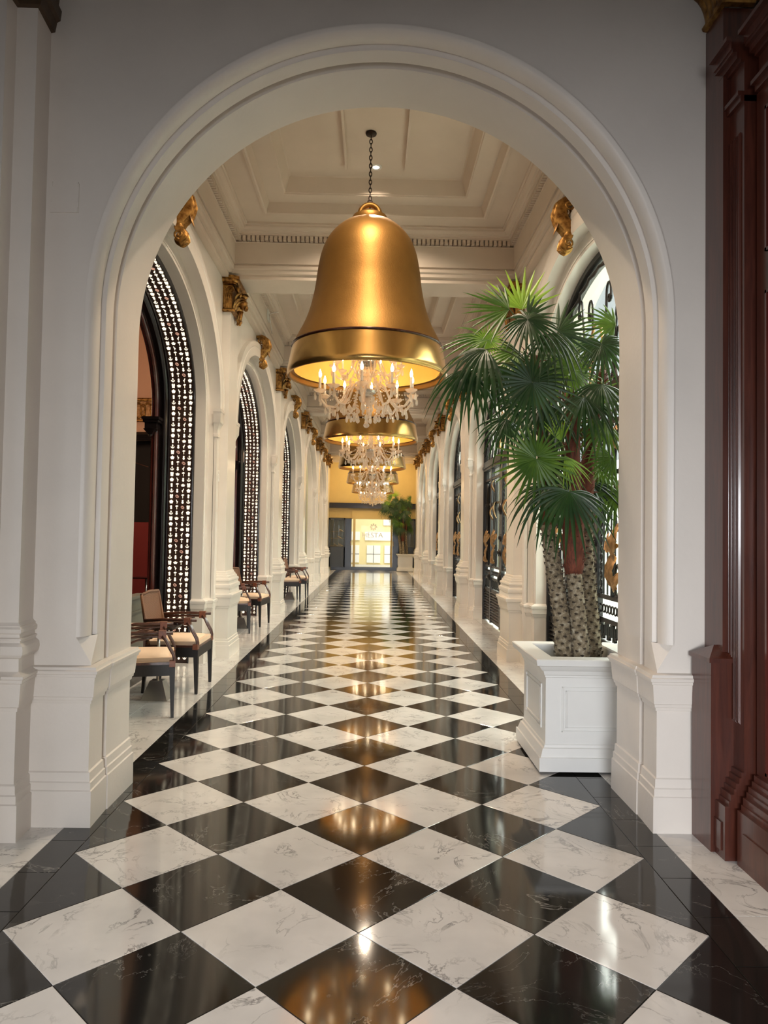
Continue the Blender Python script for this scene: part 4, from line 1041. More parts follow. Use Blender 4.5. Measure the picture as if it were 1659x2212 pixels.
CROWNS = [(-0.316, 0.07, 2.715), (-0.067, 0.09, 2.466), (0.167, 0.17, 2.65), (-0.068, 0.07, 1.853), (0.066, 0.15, 2.121)]
FRONDS = [
    (-0.422, 0.07, 3.043, 0.34, 92, 130, 0.05, 'L', 0, 0.25),
    (-0.539, -0.08, 2.993, 0.34, 165, 150, 0.15, 'M', 0, 0.5),
    (-0.435, -0.18, 2.897, 0.3, -20, 330, 0.5, 'D', 0, 0.6),
    (-0.414, -0.08, 2.943, 0.26, 25, 120, 0.15, 'D', 0, 0.3),
    (-0.668, -0.08, 2.803, 0.36, 200, 120, 0.35, 'M', 0, 0.6),
    (-0.691, -0.13, 2.767, 0.14, 60, 330, 0.1, 'L', 0, 0.2),
    (-0.707, -0.18, 2.692, 0.44, 215, 170, 0.9, 'D', 0, 0.9),
    (-0.827, -0.18, 2.552, 0.38, 250, 150, 0.9, 'D', 0, 0.8),
    (-0.62, -0.03, 2.621, 0.36, 262, 200, 0.8, 'D', 0, 0.6),
    (-0.422, -0.28, 2.459, 0.36, 250, 345, 0.25, 'D', 0, 0.15),
    (-0.198, -0.03, 2.864, 0.32, 25, 120, 0.1, 'D', 1, 0.4),
    (-0.269, -0.13, 2.822, 0.34, -70, 210, 0.9, 'D', 1, 0.9),
    (-0.101, -0.03, 2.6, 0.27, 60, 330, 0.25, 'M', 1, 0.3),
    (0.118, 0.02, 2.801, 0.3, -80, 300, 0.5, 'D', 2, 0.4),
    (0.263, 0.17, 2.982, 0.28, 170, 160, 0.3, 'M', 2, 0.4),
    (-0.058, -0.18, 2.389, 0.36, -80, 250, 0.85, 'D', 1, 0.8),
    (0.069, 0.17, 2.458, 0.3, 15, 110, 0.15, 'M', 2, 0.3),
    (-0.199, 0.22, 2.721, 0.36, -50, 160, 0.5, 'M', 1, 0.4),
    (-0.265, 0.07, 2.394, 0.36, 255, 160, 0.8, 'D', 1, 0.6),
    (-0.52, 0.07, 2.277, 0.3, 250, 150, 0.6, 'D', 0, 0.5),
    (-0.382, -0.23, 1.97, 0.33, 235, 290, 0.12, 'M', 3, 0.15),
    (-0.377, -0.23, 1.991, 0.22, 60, 120, 0.05, 'M', 3, 0.2),
    (-0.192, -0.13, 2.097, 0.2, 100, 70, 0.05, 'L', 3, 0.1),
    (-0.17, -0.13, 2.006, 0.22, -60, 70, 0.3, 'L', 3, 0.2),
    (-0.245, 0.07, 2.01, 0.34, -50, 120, 0.7, 'D', 3, 0.6),
    (0.17, 0.07, 2.258, 0.3, 235, 170, 0.5, 'M', 4, 0.4),
    (0.203, 0.02, 2.013, 0.24, 200, 150, 0.3, 'M', 4, 0.3),
    (-0.288, -0.18, 1.795, 0.36, 215, 150, 0.85, 'D', 3, 0.8),
    (-0.191, -0.33, 1.757, 0.38, 265, 220, 0.6, 'D', 3, 0.5),
    (0.286, 0.17, 1.795, 0.3, 215, 160, 0.5, 'M', 4, 0.4),
    (0.088, 0.22, 1.867, 0.3, -60, 150, 0.6, 'D', 4, 0.5),
    (-0.405, 0.27, 2.796, 0.34, 200, 150, 0.5, 'M', 0, 0.5),
    (-0.084, 0.27, 2.334, 0.34, -90, 200, 0.6, 'D', 1, 0.5),
    (0.073, -0.13, 2.488, 0.34, -100, 180, 0.8, 'D', 2, 0.7),
    (-0.239, 0.27, 2.9, 0.3, -30, 140, 0.5, 'D', 0, 0.5),
    (-0.378, 0.22, 2.419, 0.32, 230, 170, 0.6, 'D', 0, 0.5),
    (0.169, 0.27, 2.005, 0.32, -110, 160, 0.7, 'M', 4, 0.5),
    (0.03, 0.27, 2.805, 0.32, 120, 200, 0.3, 'M', 1, 0.4),
]

TRUNKS = [[(-0.126, -0.03, 0.545), (-0.154, -0.01, 0.94), (-0.197, 0.02, 1.249), (-0.232, 0.04, 1.5), (-0.243, 0.07, 1.786), (-0.259, 0.07, 2.106), (-0.297, 0.07, 2.426), (-0.332, 0.07, 2.715)],
          [(-0.018, -0.05, 0.545), (-0.047, -0.03, 0.944), (-0.066, 0.0, 1.221), (-0.067, 0.03, 1.503), (-0.064, 0.07, 1.821), (-0.064, 0.07, 2.141), (-0.064, 0.09, 2.466)],
          [(0.128, 0.17, 0.545), (0.1, 0.17, 0.924), (0.072, 0.17, 1.246), (0.063, 0.17, 1.505), (0.067, 0.17, 1.83), (0.088, 0.17, 2.157), (0.135, 0.17, 2.42), (0.167, 0.17, 2.65)]]
BARKTOP = [1.50, 1.22, 1.62]
def fan_leaf(mb, hub, R, theta, spread, droop, tilt, rnd):
    th = math.radians(theta); ph = tilt*math.radians(58)
    n = Vector((rnd.uniform(-.15, .15), -math.cos(ph), math.sin(ph))).normalized()
    a = Vector((math.cos(th), 0, math.sin(th))); a = (a-n*a.dot(n)).normalized(); s = n.cross(a)
    nb = max(9, int(spread/11.5)); da = math.radians(spread)/nb
    for i in range(nb+1):
        al = -math.radians(spread)/2+i*da
        b = a*math.cos(al)+s*math.sin(al)+n*rnd.uniform(-.06, .06)
        side = n.cross(b).normalized()
        L = R*(1-.22*abs(al)/PI)*rnd.uniform(.9, 1.08); wmax = .5*da*R*.36
        rows = []
        K = 7
        for k in range(K+1):
            t = k/K; r = L*t
            if t < .28: ww = max(.002, .5*min(da, .30)*r*1.06)
            else: ww = wmax*(1-((t-.28)/.72)**1.9)*1.0+.0006
            ww = min(ww, .024)
            p = Vector(hub)+b*r; p.z -= droop*R*(t**2.1)*.75*(.6+.8*rnd.random() if k == 99 else 1)
            p -= b*(droop*R*.22*t*t)
            f_ = .45*ww
            rows.append([tuple(p-side*ww-n*f_), tuple(p), tuple(p+side*ww-n*f_)])
        mb.grid(rows)
    return mb
def palm(label, loc, group):
    r = thing('fan_palm', label, 'palm', loc, group=group)
    rnd = random.Random(11)
    for ti, T in enumerate(TRUNKS):
        bt_ = BARKTOP[ti]; P = []
        for i in range(len(T)-1):
            for q in range(6):
                t = q/6; P.append(Vector(T[i]).lerp(Vector(T[i+1]), t))
        P.append(Vector(T[-1]))
        lo = [p for p in P if p.z <= bt_+.06]; hi = [p for p in P if p.z >= bt_-.02]
        rad = lambda z: .060-.014*min(1, max(0, (z-.55)/1.0))
        tr = MB().tube(lo, [rad(p.z)*(1+.05*math.sin(i*2.4)) for i, p in enumerate(lo)], 14)
        tr.build('trunk', 'bark', r, True)
        scr = MB(); z = .60; q = 0      # leaf scars: spiral of small dark-centred pegs
        def at_z(z):
            for i in range(len(P)-1):
                if P[i].z <= z <= P[i+1].z: return P[i].lerp(P[i+1], (z-P[i].z)/max(1e-6, P[i+1].z-P[i].z))
            return P[-1]
        lip = MB()
        while z < bt_:
            a = q*2.3999; c = at_z(z); rr = rad(z)
            dx, dy = math.cos(a), math.sin(a)
            e = Vector((c.x+dx*rr*.94, c.y+dy*rr*.94, z)); o_ = Vector((dx, dy, .25)); tn = Vector((-dy, dx, 0))
            scr.add([tuple(e-tn*.015+Vector((0, 0, .004))), tuple(e+Vector((0, 0, -.011))+o_*.012), tuple(e+tn*.015+Vector((0, 0, .002))), tuple(e+o_*.016+Vector((0, 0, .006)))], [(0, 1, 3), (1, 2, 3), (0, 3, 2), (0, 2, 1)])
            lip.add([tuple(e-tn*.018+Vector((0, 0, -.004))), tuple(e+o_*.014+Vector((0, 0, -.010))), tuple(e+tn*.018+Vector((0, 0, -.004))), tuple(e+Vector((0, 0, -.022)))], [(0, 1, 2), (0, 3, 1), (1, 3, 2), (0, 2, 3)])
            z += .0058; q += 1
        o = scr.build('leaf_scars', 'scar', r); o['kind'] = 'stuff'
        o = lip.build('bark_scales', 'bark', r); o['kind'] = 'stuff'
        ft = 1.0 if ti == 1 else .62
        fb = MB().tube(hi, [ft*(.050+.030*math.sin(min(1, (i+.5)/5)*PI*.5)-.030*min(1, max(0, (i-5)/12)))*(1+.10*math.sin(i*1.9)) for i, p in enumerate(hi)], 12)
        fb.build('fibre_sheath', 'fibre', r, True)
        spk = MB()
        for i, p in enumerate(hi):      # old leaf bases and fibres
            for q in range(5):
                a = rnd.uniform(0, 2*PI); rr = ft*.055
                st = p+Vector((math.cos(a)*rr, math.sin(a)*rr, 0)); L = rnd.uniform(.04, .10)
                en = st+Vector((math.cos(a)*L*.7, math.sin(a)*L*.7, L*rnd.uniform(-.2, 1)))
                spk.tube([st, st.lerp(en, .5)+Vector((0, 0, .008)), en], [.004, .003, .0008], 4)
        o = spk.build('leaf_stubs', 'fibre', r); o['kind'] = 'stuff'
    mt = {'L': 'frond_light', 'M': 'frond_mid', 'D': 'frond_dark'}
    for (x, y, z, R, th, sp, dr, mk, ci, cup) in FRONDS:
        mb = MB(); fan_leaf(mb, (x, y, z), R*1.03, th, sp, dr, cup, rnd)
        fo = mb.build('frond', mt[mk], r)
        c = Vector(CROWNS[ci])-Vector((0, 0, .12)); hb = Vector((x, y, z))
        mid = c.lerp(hb, .55)+Vector((0, 0, .05+.25*(hb-c).length*.5))
        pts = []
        for q in range(9):
            t = q/8; pts.append(c*(1-t)**2+mid*2*t*(1-t)+hb*t*t)
        MB().tube(pts, [.009-.005*q/8 for q in range(9)], 5).build('leaf_stalk', 'stem_green', fo, True)
    return r
PALM = palm('tall fan palm with three studded trunks in the nearest white planter', (PX, PY, 0), 'potted fan palms')
P2 = dup(PLN, (1.41, 29.93, 0), label='far white planter beside the end doors')
PM2 = dup(PALM, (1.33, 29.93, 0), label='far fan palm standing right of the end doors', skip=('leaf_scars', 'bark_scales', 'leaf_stubs'))

# ================================================================ CANE ARMCHAIRS AND SIDE TABLES
def armchair(label, red=False, group='cane armchairs along the lounge side'):
    r = thing('cane_armchair', label, 'chair', (0, 0, 0), group=group)
    W_, DX = .29, .265
    def leg(x, y, sx):
        b = MB(); 
        b.add([(x-.026, y-.026, .40), (x+.026, y-.026, .40), (x+.026, y+.026, .40), (x-.026, y+.026, .40),
               (x-.014+sx, y-.014, 0), (x+.014+sx, y-.014, 0), (x+.014+sx, y+.014, 0), (x-.014+sx, y+.014, 0)],
              [(0, 1, 2, 3), (7, 6, 5, 4), (0, 4, 5, 1), (1, 5, 6, 2), (2, 6, 7, 3), (3, 7, 4, 0)])
        return b
    for (x, y, sx) in ((DX, -W_+.01, .01), (DX, W_-.01, .01), (-DX, -W_+.03, -.04), (-DX, W_-.03, -.04)):
        leg(x, y, sx).build('leg', 'chair_black', r)
    MB().box(-.27, .288, -.285, -.262, .33, .42).box(-.27, .288, .262, .285, .33, .42).box(.262, .288, -.285, .285, .33, .42).box(-.288, -.262, -.285, .285, .33, .42).build('apron', 'chair_black', r)
    MB().box(-.28, .29, -.29, .29, .418, .437).build('seat_frame', 'chair_wood', r)
    cu = MB(); rows = []
    for i in range(9):          # padded seat
        u = i/8*2-1; row = []
        for j in range(9):
            v = j/8*2-1; e = max(abs(u), abs(v)); row.append((.005+u*.275, v*.272, .437+.055*(1-e**6)+.008*(1-u*u)*(1-v*v)))
        rows.append(row)
    cu.grid(rows); cu.box(-.268, .278, -.27, .27, .436, .47); cu.build('seat_cushion', 'cushion', r, True, 40)
    bk = MB(); rows = []
    for side in (0, 1):
        rw = []
        for i in range(7):
            t = i/6; z = .50+.38*t; x = -.262-.075*t-.012*side*2; rw.append([(x-.015*math.cos(v*1.4), v*(.265-.012*t), z+(.012*(1-v*v) if i == 6 else 0)) for v in [q/6*2-1 for q in range(7)]])
        rows.append(rw)
    bk.grid(rows[0]); bk.grid(rows[1])
    for a, b_ in ((0, 0), (-1, -1)):
        bk.grid([rows[0][a], rows[1][a]])
    bk.grid([[q[0] for q in rows[0]], [q[0] for q in rows[1]]]); bk.grid([[q[-1] for q in rows[0]], [q[-1] for q in rows[1]]])
    bk.build('backrest', 'rattan_red' if red else 'rattan', r)
    pf = MB()
    for s in (-1, 1): pf.tube([(-.25, s*.272, .42), (-.27, s*.275, .55), (-.345, s*.262, .885)], .016, 8)
    pf.tube([(-.345, -.262, .885), (-.352, 0, .90), (-.345, .262, .885)], .014, 8); pf.build('back_frame', 'rattan_red' if red else 'rattan', r, True)
    for s in (-1, 1):
        a = MB(); y = s*.292
        a.tube([(-.30, y, .655), (-.1, y, .668), (.10, y, .668), (.265, y, .665)], .0145, 8)
        a.tube([(-.29, y, .628), (-.05, y, .64), (.12, y, .64), (.20, y, .637)], .011, 8)
        a.tube([(-.27, y, .47), (-.20, y, .555), (-.06, y, .612), (.08, y, .632)], .010, 8)
        for q in (-.014, .014):
            a.tube([(.165, y+q, .645), (.20, y+q, .615), (.235, y+q, .555), (.272, y+q, .50), (.283, y+q, .46), (.272, y+q, .40)], .015, 8)
        ar = a.build('armrest', 'chair_wood', r, True)
        MB().box(.135, .205, y-.024, y+.024, .622, .688).build('leather_wrap', 'leather', ar)
        MB().box(.238, .292, y-.035, y+.035, .405, .452).build('leather_wrap', 'leather', ar)
    return r
CA = armchair('cane armchair with cream seat, nearest one, partly behind the arch jamb')
CS = (0.84, 1, 1)
CA.location = (-1.823, 6.04, 0); CA.rotation_euler = (0, 0, math.radians(15)); CA.scale = CS
dup(CA, (-1.775, 6.96, 0), 0.0, 'cane armchair with cream seat just beyond the nearest side table')
dup(CA, (-2.03, 10.96, 0), math.radians(12), 'cane armchair at the second arch, nearer one of its pair')
dup(CA, (-1.91, 11.79, 0), math.radians(-6), 'cane armchair at the second arch, farther one of its pair')
dup(CA, (-1.80, 16.05, 0), math.radians(12), 'cane armchair at the third arch, nearer one of its pair')
dup(CA, (-1.70, 16.95, 0), 0.0, 'cane armchair at the third arch, farther one of its pair')
def side_table(label, loc):
    r = thing('side_table', label, 'table', loc, group='small pedestal tables between the armchairs')
    MB().frustum((0, 0), .115, .055, 0.0, .16).build('pyramid_base', 'steel', r)
    MB().tube([(0, 0, .15), (0, 0, .62)], .013, 10).build('pole', 'steel', r, True)
    MB().box(-.16, .16, -.16, .16, .615, .632).build('table_top', 'black_lacquer', r)
    return r
ST = side_table('small dark-topped pedestal table between the two nearest armchairs', (-1.84, 6.50, 0))
dup(ST, (-1.98, 11.36, 0), label='small pedestal table between the armchairs at the second arch')
dup(ST, (-1.80, 16.42, 0), label='small pedestal table between the armchairs at the third arch')
tag(MB().lathe([(.0005, .0), (.05, .004), (.085, .03), (.078, .03), (.045, .01), (.0005, .008)], n=14).build('shell_dish', 'gilding', None, True, loc=(-1.80, 6.47, .633)), 'small shell-like dish on the nearest side table', 'dish')

# ================================================================ MAHOGANY SHOPFRONT ON THE RIGHT
r = thing('mahogany_shopfront', 'reddish mahogany shopfront with fluted post and glazed door at the right edge', 'shopfront', (0, 0, 0))
MB().box(1.716, 1.95, 3.50, 3.689, 0, 4.09).build('corner_post', 'mahogany', r)
ped = MB(); ped.box(1.642, 1.80, 3.46, 3.664, .0, .885); ped.box(1.628, 1.80, 3.446, 3.664, .885, .905)
ped.add([(1.628, 3.446, .905), (1.80, 3.446, .905), (1.80, 3.664, .905), (1.628, 3.664, .905), (1.70, 3.555, .955), (1.80, 3.555, .955)], [(0, 1, 5, 4), (0, 4, 3), (3, 4, 5, 2)])
ped.build('pedestal_block', 'mahogany', r)
def wood_unit(y0_, y1_, off, flutes, nm):
    X = 1.75+off
    b = MB(); b.box(X, 1.95, y0_, y1_, .40, 3.56)
    b.build(nm, 'mahogany', r)
    base = MB(); b0 = X-.088
    base.box(b0, 1.95, y0_, y1_, .0, .19)
    for i, (o_, z0, z1) in enumerate(((.0, .19, .245), (.018, .245, .268), (.026, .268, .30), (.042, .30, .325), (.050, .325, .35), (.066, .35, .375), (.076, .375, .40))):
        base.box(b0+o_, 1.95, y0_+.0, y1_, z0, z1)
    base.build('stepped_base', 'mahogany', r)
    MB().box(b0-.006, b0, y0_+.03, y1_-.03, .035, .165).build('base_panel', 'mahogany', r)
    cor = MB()
    for (o_, z0, z1) in ((0, 3.56, 3.57), (-.03, 3.57, 3.59), (-.018, 3.54, 3.57), (.0, 3.59, 3.73), (-.015, 3.73, 3.745), (-.035, 3.745, 3.775), (-.055, 3.775, 3.79), (-.062, 3.79, 3.83), (-.085, 3.83, 3.85)):
        cor.box(X+o_, 1.95, y0_-.0, y1_, z0, z1)
    cor.build('cornice', 'mahogany', r)
    if flutes:
        for q in range(4):
            yy = y0_+.045+q*.032
            f = MB(); pts = [(yy+.010*math.cos(t), t) for t in ()]
            # recessed-looking bead: paired raised fillets with a hollow between
            f.add([(X-.010, yy-.010, .62), (X-.010, yy-.006, .62), (X-.001, yy, .63), (X-.010, yy+.006, .62), (X-.010, yy+.010, .62), (X, yy+.013, .61), (X, yy-.013, .61),
                   (X-.010, yy-.010, 3.40), (X-.010, yy-.006, 3.40), (X-.001, yy, 3.39), (X-.010, yy+.006, 3.40), (X-.010, yy+.010, 3.40), (X, yy+.013, 3.41), (X, yy-.013, 3.41)],
                  [(6, 0, 7, 13), (0, 1, 8, 7), (1, 2, 9, 8), (2, 3, 10, 9), (3, 4, 11, 10), (4, 5, 12, 11), (7, 8, 9, 10, 11, 12, 13), (0, 6, 5, 4, 3, 2, 1)])
            f.build('flute', 'mahogany', r, True, 40)
wood_unit(3.365, 3.50, 0.0, True, 'fluted_post') if False else wood_unit(3.362, 3.545, 0.0, True, 'fluted_post')
# door leaf with glass, set back
X = 1.80
dr = MB(); dr.box(X, X+.06, 3.255, 3.345, .40, 3.56).box(X, X+.06, 1.95, 3.255, .30, .42).box(X, X+.06, 1.95, 3.255, 2.60, 2.78).box(X, X+.06, 1.95, 3.255, 3.45, 3.56).box(X, X+.06, 1.86, 1.95, .3, 3.56)
door = dr.build('door', 'mahogany', r)
dm_ = MB()
for (z0, z1) in ((.42, 2.60), (2.78, 3.45)):
    for (o_, wd) in ((-.012, .014), (-.004, .03)):
        dm_.box(X+o_, X, 3.255-wd, 3.255, z0, z1).box(X+o_, X, 1.95, 3.255, z0, z0+wd).box(X+o_, X, 1.95, 3.255, z1-wd, z1)
dm_.build('bead_moulding', 'red_wood', door)
MB().box(X+.02, X+.026, 1.95, 3.255, .42, 2.60).build('glass_pane', 'dark_glass', door)
MB().box(X+.01, X+.03, 1.95, 3.255, 2.78, 3.45).build('upper_panel', 'mahogany', door)
wood_unit2 = MB(); b0 = 1.70
for (o_, z0, z1) in ((.0, .0, .19), (.0, .19, .245), (.018, .245, .268), (.026, .268, .30), (.042, .30, .325), (.050, .325, .35), (.066, .35, .375), (.076, .375, .40)):
    wood_unit2.box(b0+o_, 1.95, 1.9, 3.325, z0, z1)
wood_unit2.build('stepped_base', 'mahogany', r)
MB().box(b0-.006, b0, 1.95, 3.27, .045, .16).build('base_panel', 'mahogany', r)
cor = MB()
for (o_, z0, z1) in ((-.02, 3.56, 3.59), (-.04, 3.59, 3.61), (.0, 3.59, 3.73), (-.02, 3.73, 3.745), (-.045, 3.745, 3.775), (-.065, 3.775, 3.79), (-.072, 3.79, 3.83), (-.10, 3.83, 3.85)):
    cor.box(X+o_, 1.95, 1.9, 3.325, z0, z1)
cor.build('cornice', 'mahogany', r)
MB().box(1.84, 1.95, 3.325, 3.365, 0, 3.84).build('recess', 'mahogany', r)
g = thing('gilded_foyer_capital', 'gilded leafy capital at the top right corner above the mahogany shopfront', 'capital', (1.72, 3.58, 4.09))
plan_sweep(MB(), [(0.14, -.09), (0.0, -.09), (0, .10)], [(0, 0), (.005, .025), (.02, .03), (.03, .02), (.035, .004), (.4, .004)], side=-1 if False else 1).build('astragal', 'gilding', g, True, 30)
lv = MB()
for q in range(5): tongue(lv, (-.004, -.08+.042*q, .03), (0, 0, 1), (-1, 0, 0), .22, .03, 1.5)
for q in range(6): tongue(lv, (.01+.035*q, -.094, .03), (0, 0, 1), (0, -1, 0), .22, .028, 1.5)
lv.build('acanthus_leaves', 'gilding', g, True)

# ================================================================ END WALL AND DOORS
E0 = 30.75
ew = MB(); ew.box(-1.85, 1.85, E0, E0+.15, 2.80, 5.4).box(-1.85, -.86, E0+.02, E0+.15, 2.17, 2.80).box(.90, 1.85, E0+.02, E0+.15, 2.17, 2.80)
ew.box(-1.85, -.86, E0+.10, E0+.2, 0, 2.2).box(.90, 1.85, E0+.10, E0+.2, 0, 2.2); ew.box(-.86, .90, E0+.05, E0+.5, 2.5, 2.8)
struct(ew.build('wall_end', 'yellow_paint'), 'warm yellow end wall of the corridor')
tag(MB().box(-1.83, 1.83, E0-.10, E0-.0, 2.58, 2.80).build('dark_fascia', 'black_lacquer'), 'long black fascia band across the end wall above the doors', 'fascia')
tag(MB().box(-.86, .90, E0-.02, E0+.4, 2.13, 2.50).box(-.80, -.70, E0-.03, E0, 0.1, 2.3).box(.78, .86, E0-.03, E0, .1, 2.3).build('door_surround', 'yellow_paint'), 'yellow lintel and frame around the bright end doorway', 'door frame')
tag(MB().box(-1.70, 1.05, E0-.25, E0-.0, 0, .13).build('door_threshold', 'navy'), 'dark navy threshold step under the end doorway', 'step')
for s, x0, x1, lb in ((-1, -1.80, -1.12, 'left'), (1, 1.12, 1.80, 'right')):
    r = thing('display_cabinet', 'dark glazed display cabinet %s the end doorway' % ('with gold shoes, left of' if s < 0 else 'behind the far palm, right of'), 'cabinet', (0, E0-.30, 0))
    b = MB(); b.box(x0, x0+.06, 0, .30, .12, 2.15).box(x1-.05, x1, 0, .30, .12, 2.15).box(x0, x1, 0, .3, 2.08, 2.15).box(x0, x1, 0, .30, .12, .95).box(x0, x1, .26, .30, .9, 2.15)
    b.build('carcass', 'cabinet_dark', r)
    for z in (.98, 1.30, 1.58): MB().box(x0+.06, x1-.05, .02, .26, z, z+.012).build('shelf', 'gilding' if s < 0 else 'cabinet_dark', r)
    d = MB().box(x0+.05, x1-.05, -.004, .0, .97, 2.08).build('glass_pane', 'window_glass', r)
    MB().box(x0+.14, x1-.14, -.02, -.0, .22, .85).build('door_panel', 'cabinet_dark', r)
def shoe(loc, rz, label):
    b = MB(); n = 8
    rows = []
    for i in range(n+1):
        t = i/n; x = -.10+.20*t; zb = .075*(1-t)**1.5 if t < .8 else 0; h = .012+.028*math.sin(PI*min(1, t*1.15))*(.5+t); wy = .026+.008*math.sin(PI*t)
        rows.append([(x, -wy, zb), (x, -wy*.8, zb+h), (x, 0, zb+h*1.25), (x, wy*.8, zb+h), (x, wy, zb), (x, 0, zb-.006)])
    b.grid(rows, True); b.add(rows[0], [tuple(range(6))]); b.add(rows[-1], [tuple(range(6))])
    b.tube([(-.09, 0, .07), (-.095, 0, .0)], [.012, .005], 6); b.tube([(-.09, -.025, .08), (-.115, 0, .15), (-.09, .025, .08)], .004, 5)
    o = b.build('high_heeled_shoe', 'leaf_gold', None, True); o.location = loc; o.rotation_euler = (0, 0, rz); tag(o, label, 'shoe', 'gold shoes in the display cabinet')
shoe((-1.28, E0-.17, 1.592), .2, 'gold shoe on the top shelf of the left display cabinet')
shoe((-1.36, E0-.17, 1.312), -.3, 'gold strappy shoe on the middle shelf of the left display cabinet')
shoe((-1.30, E0-.17, .992), .3, 'right-hand gold shoe on the lowest shelf of the display cabinet'); shoe((-1.52, E0-.17, .992), .9, 'flatter gold shoe, left one on the lowest cabinet shelf')
for s, x0, x1, lb in ((-1, -1.12, -.86, 'left'), (1, .86, 1.12, 'right')):
    r = thing('navy_door_leaf', 'opened navy door leaf on the %s of the end doorway' % lb, 'door', (0, E0-.28, 0))
    MB().box(x0, x1, 0, .05, .12, 2.13).build('leaf', 'navy', r)
    MB().box(x0+.04, x1-.04, -.012, 0, .2, .9).box(x0+.04, x1-.04, -.012, 0, 1.1, 2.0).build('leaf_panel', 'navy', r)
    MB().tube([((x1-.03 if s < 0 else x0+.03), -.02, 1.0), ((x1-.03 if s < 0 else x0+.03), -.06, 1.02), ((x1-.03 if s < 0 else x0+.03), -.06, 1.18), ((x1-.03 if s < 0 else x0+.03), -.02, 1.2)], .01, 6).build('handle', 'leaf_gold', r)
struct(MB().box(-.85, .88, E0+.10, E0+.11, .13, 2.13).build('door_1', 'door_glass'), 'clear glass of the bright end doorway')
# faint white lettering and rosette on the glass
fc = bpy.data.curves.new('lettering', 'FONT'); fc.body = 'HESTA'; fc.size = .30; fc.extrude = .002; fc.align_x = 'CENTER'; fc.materials.append(M['white_plastic'])
ft = bpy.data.objects.new('tmp', fc); lm = bpy.data.meshes.new_from_object(ft); bpy.data.objects.remove(ft); bpy.data.curves.remove(fc)
fo = bpy.data.objects.new('glass_lettering', lm); col.objects.link(fo); fo.location = (.02, E0+.09, 1.36); fo.rotation_euler = (PI/2, 0, 0)
tag(fo, 'faint white lettering on the glass of the end doorway', 'lettering')
rs = MB()
for i in range(8):
    a = 2*PI*i/8; rs.lathe([(.0005, 0), (.035, 0)], (.12*math.cos(a), .12*math.sin(a), 0), 8)
for i in range(24):
    a, b_ = 2*PI*i/24, 2*PI*(i+1)/24
    rs.add([(.06*math.cos(a), .06*math.sin(a), 0), (.085*math.cos(a), .085*math.sin(a), 0), (.085*math.cos(b_), .085*math.sin(b_), 0), (.06*math.cos(b_), .06*math.sin(b_), 0)], [(0, 1, 2, 3)])
ro = rs.build('glass_rosette', 'white_plastic'); ro.location = (.06, E0+.09, 1.80); ro.rotation_euler = (PI/2, 0, 0); tag(ro, 'faint white rosette emblem above the lettering on the end glass', 'emblem')
# forecourt outside
struct(MB().box(-8, 8, E0+.2, 48, -.1, 0).build('forecourt_ground', 'paving'))
fb = MB().box(-7, 7, 36.2, 36.5, 0, 5.0).build('forecourt_facade', 'facade'); struct(fb, 'sunlit yellow facade across the forecourt')
for (x0, x1, z0, z1) in ((-1.05, -.62, .1, .95), (-.25, .42, .1, .95), (.62, 1.2, .1, .95), (-1.1, -.6, 1.2, 1.62), (-.35, 1.4, 1.2, 1.62), (.55, 1.4, 1.95, 2.9)):
    wn = MB().box(x0, x1, 36.12, 36.2, z0, z1).build('window', 'facade_white', fb)
    bb = MB()
    if z1 < 1:
        bb.box((x0+x1)/2-.008, (x0+x1)/2+.008, 36.10, 36.12, z0, z1).box(x0, x1, 36.10, 36.12, .52, .535)
        bb.build('glazing_bar', 'grey_iron', wn)

# ================================================================ LOUNGE BEHIND THE LEFT ARCHES
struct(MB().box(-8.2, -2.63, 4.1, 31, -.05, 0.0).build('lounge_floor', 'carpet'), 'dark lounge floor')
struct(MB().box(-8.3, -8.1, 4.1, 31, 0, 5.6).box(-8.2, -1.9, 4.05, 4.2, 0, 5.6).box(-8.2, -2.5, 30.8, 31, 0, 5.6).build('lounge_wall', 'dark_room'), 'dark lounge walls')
lw = MB(); f = lambda u, d, z: (-4.3+u, d, z)
arch_panel(lw, 1.5, .9, 2.3, 0, -3.9, 1.65, 3.55, 14.0, f, 24); lw.box(-8.2, -2.65, 14.0, 14.1, 4.0, 5.6)
struct(lw.build('lounge_cross_wall', 'plaster_pink'), 'warm plastered cross wall inside the lounge')
struct(MB().box(-8.2, -2.65, 14.6, 14.7, 0, 3.4).build('lounge_back_panel', 'dark_room'))
fz = MB().box(-8.2, -2.65, 13.93, 14.0, 3.55, 4.0)
x = -6.0
frz = thing('gilded_frieze', 'gilded scrollwork frieze glimpsed high inside the lounge', 'frieze', (0, 0, 0))
fz.build('frieze_board', 'leaf_gold', frz)
fs = MB()
while x < -2.8:
    fs.tube([(x+.14*math.cos(a)*(1-.0), 13.91, 3.76+.13*math.sin(a)) for a in [2*PI*i/14 for i in range(15)]], .014, 5, False)
    fs.tube([(x+.07*math.cos(a), 13.91, 3.76+.16*math.sin(a)) for a in [2*PI*i/10 for i in range(11)]], .012, 5, False); x += .19
fs.box(-8.0, -2.65, 13.90, 13.94, 3.94, 4.0).box(-8.0, -2.65, 13.90, 13.94, 3.55, 3.59); fs.build('frieze_scrolls', 'gilding', frz, True)
at_ = MB(); arch_sweep(at_, 1.5, .9, 2.3, 0, [(0, 13.98), (.0, 13.9), (.1, 13.88), (.16, 13.93), (.16, 14.0)], f, 24); tag(at_.build('arch_trim', 'black_lacquer', None, True, 35), 'black curved arch trim inside the lounge', 'arch trim')
tag(MB().box(-6.0, -2.7, 12.6, 12.7, .3, 1.62).build('red_drape', 'red_fabric'), 'dark red banquette back inside the lounge', 'curtain')  # flat panel for the dark red curtain in the lounge
r = thing('swing_arm_lamp', 'copper wall lamp with a golden cone shade inside the lounge', 'lamp', (-2.75, 8.6, 2.55))
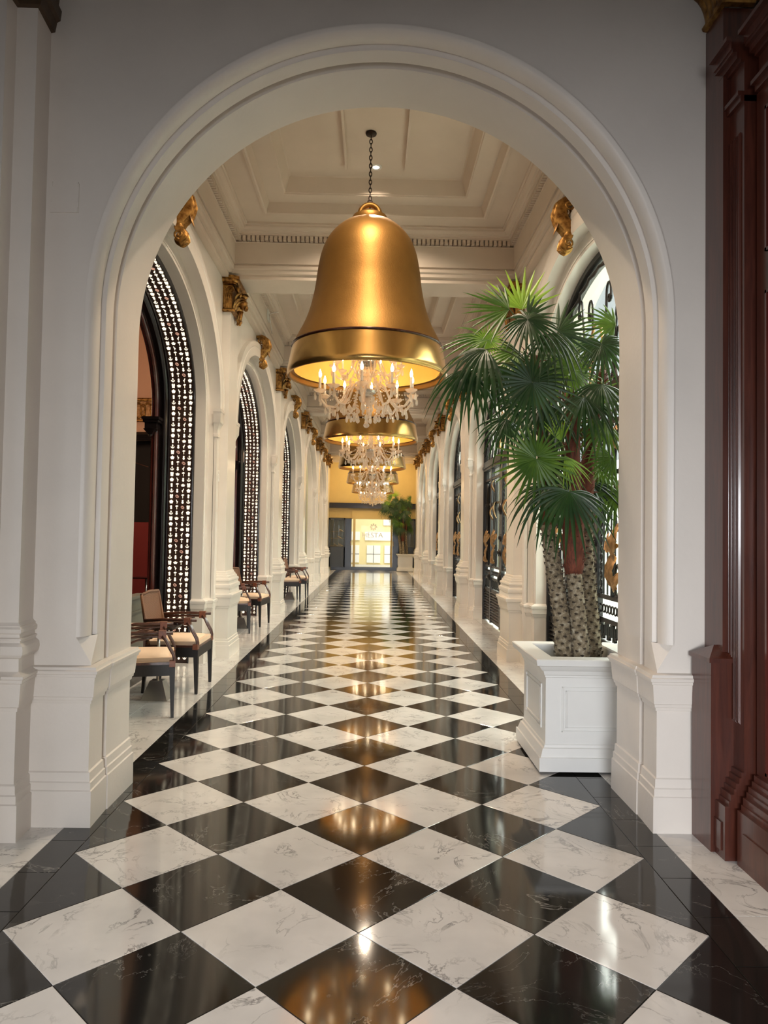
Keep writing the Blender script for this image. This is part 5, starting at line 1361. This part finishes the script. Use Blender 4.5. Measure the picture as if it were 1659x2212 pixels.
MB().lathe([(.03, -.10), (.075, .12), (.07, .12), (.028, -.09)], (-.12, 0, .18), 16).build('cone_shade', 'leaf_gold', r, True)
MB().tube([(-.12, 0, .08), (-.125, 0, -.05), (-.07, 0, -.27)], .006, 6).tube([(-.07, 0, -.27), (.13, 0, -.33)], .005, 6).ball((-.07, 0, -.27), .016).build('arm', 'leather', r, True)
# painted partition just inside the nearest arch
r = thing('low_partition', 'low grey-green panelled partition inside the nearest lounge arch', 'partition', (0, 0, 0))
MB().box(-2.36, -2.30, 4.86, 7.55, .22, .80).build('panel_board', 'grey_green', r); MB().box(-2.38, -2.27, 4.86, 7.56, .80, .83).box(-2.32, -2.285, 4.86, 7.55, .66, .68).build('cap_rail', 'grey_green', r)
MB().box(-2.34, -2.22, 4.86, 8.2, 0.0, .22).build('black_skirting', 'black_lacquer', r)
dn_ = dup(CA, (-3.35, 9.1, .18), math.radians(-80), 'reddish woven cane chair glimpsed inside the lounge', 'chairs inside the lounge')
for c_ in dn_.children:
    if c_.name.startswith(('backrest', 'back_frame', 'seat_cushion')):
        c_.data = c_.data.copy(); c_.data.materials[0] = M['rattan_red']
t_ = dup(ST, (-3.1, 10.2, .2), label='dark-topped table inside the lounge'); 
# small fittings
r = MB().box(-1.812, -1.785, 8.50, 8.60, 2.06, 2.19).box(-1.787, -1.778, 8.52, 8.58, 2.10, 2.13).box(-1.787, -1.78, 8.53, 8.57, 2.15, 2.175).build('wall_thermostat', 'white_plastic'); tag(r, 'small white control box on the pier before the nearest gilded capital', 'thermostat')
r = thing('conduit_bracket', 'thin conduit with a small square plate on the second coffer wall', 'conduit', (-1.655, 11.3, 4.86))
MB().box(0, .012, -.10, .10, -.10, .10).build('plate', 'white_plastic', r); MB().tube([(.01, 0, 0), (.05, 0, .03), (.16, 0, .05)], .008, 6).tube([(.02, 0, 0), (.03, .1, -.12), (.03, .25, -.22)], .007, 6).build('pipe', 'steel', r, True)
tag(MB().box(1.715, 1.80, 18.62, 18.70, 0.0, .045).box(1.70, 1.82, 18.64, 18.68, .03, .06).build('door_wedge', 'black'), 'small black wedge on the floor by the third courtyard-side pier', 'wedge')
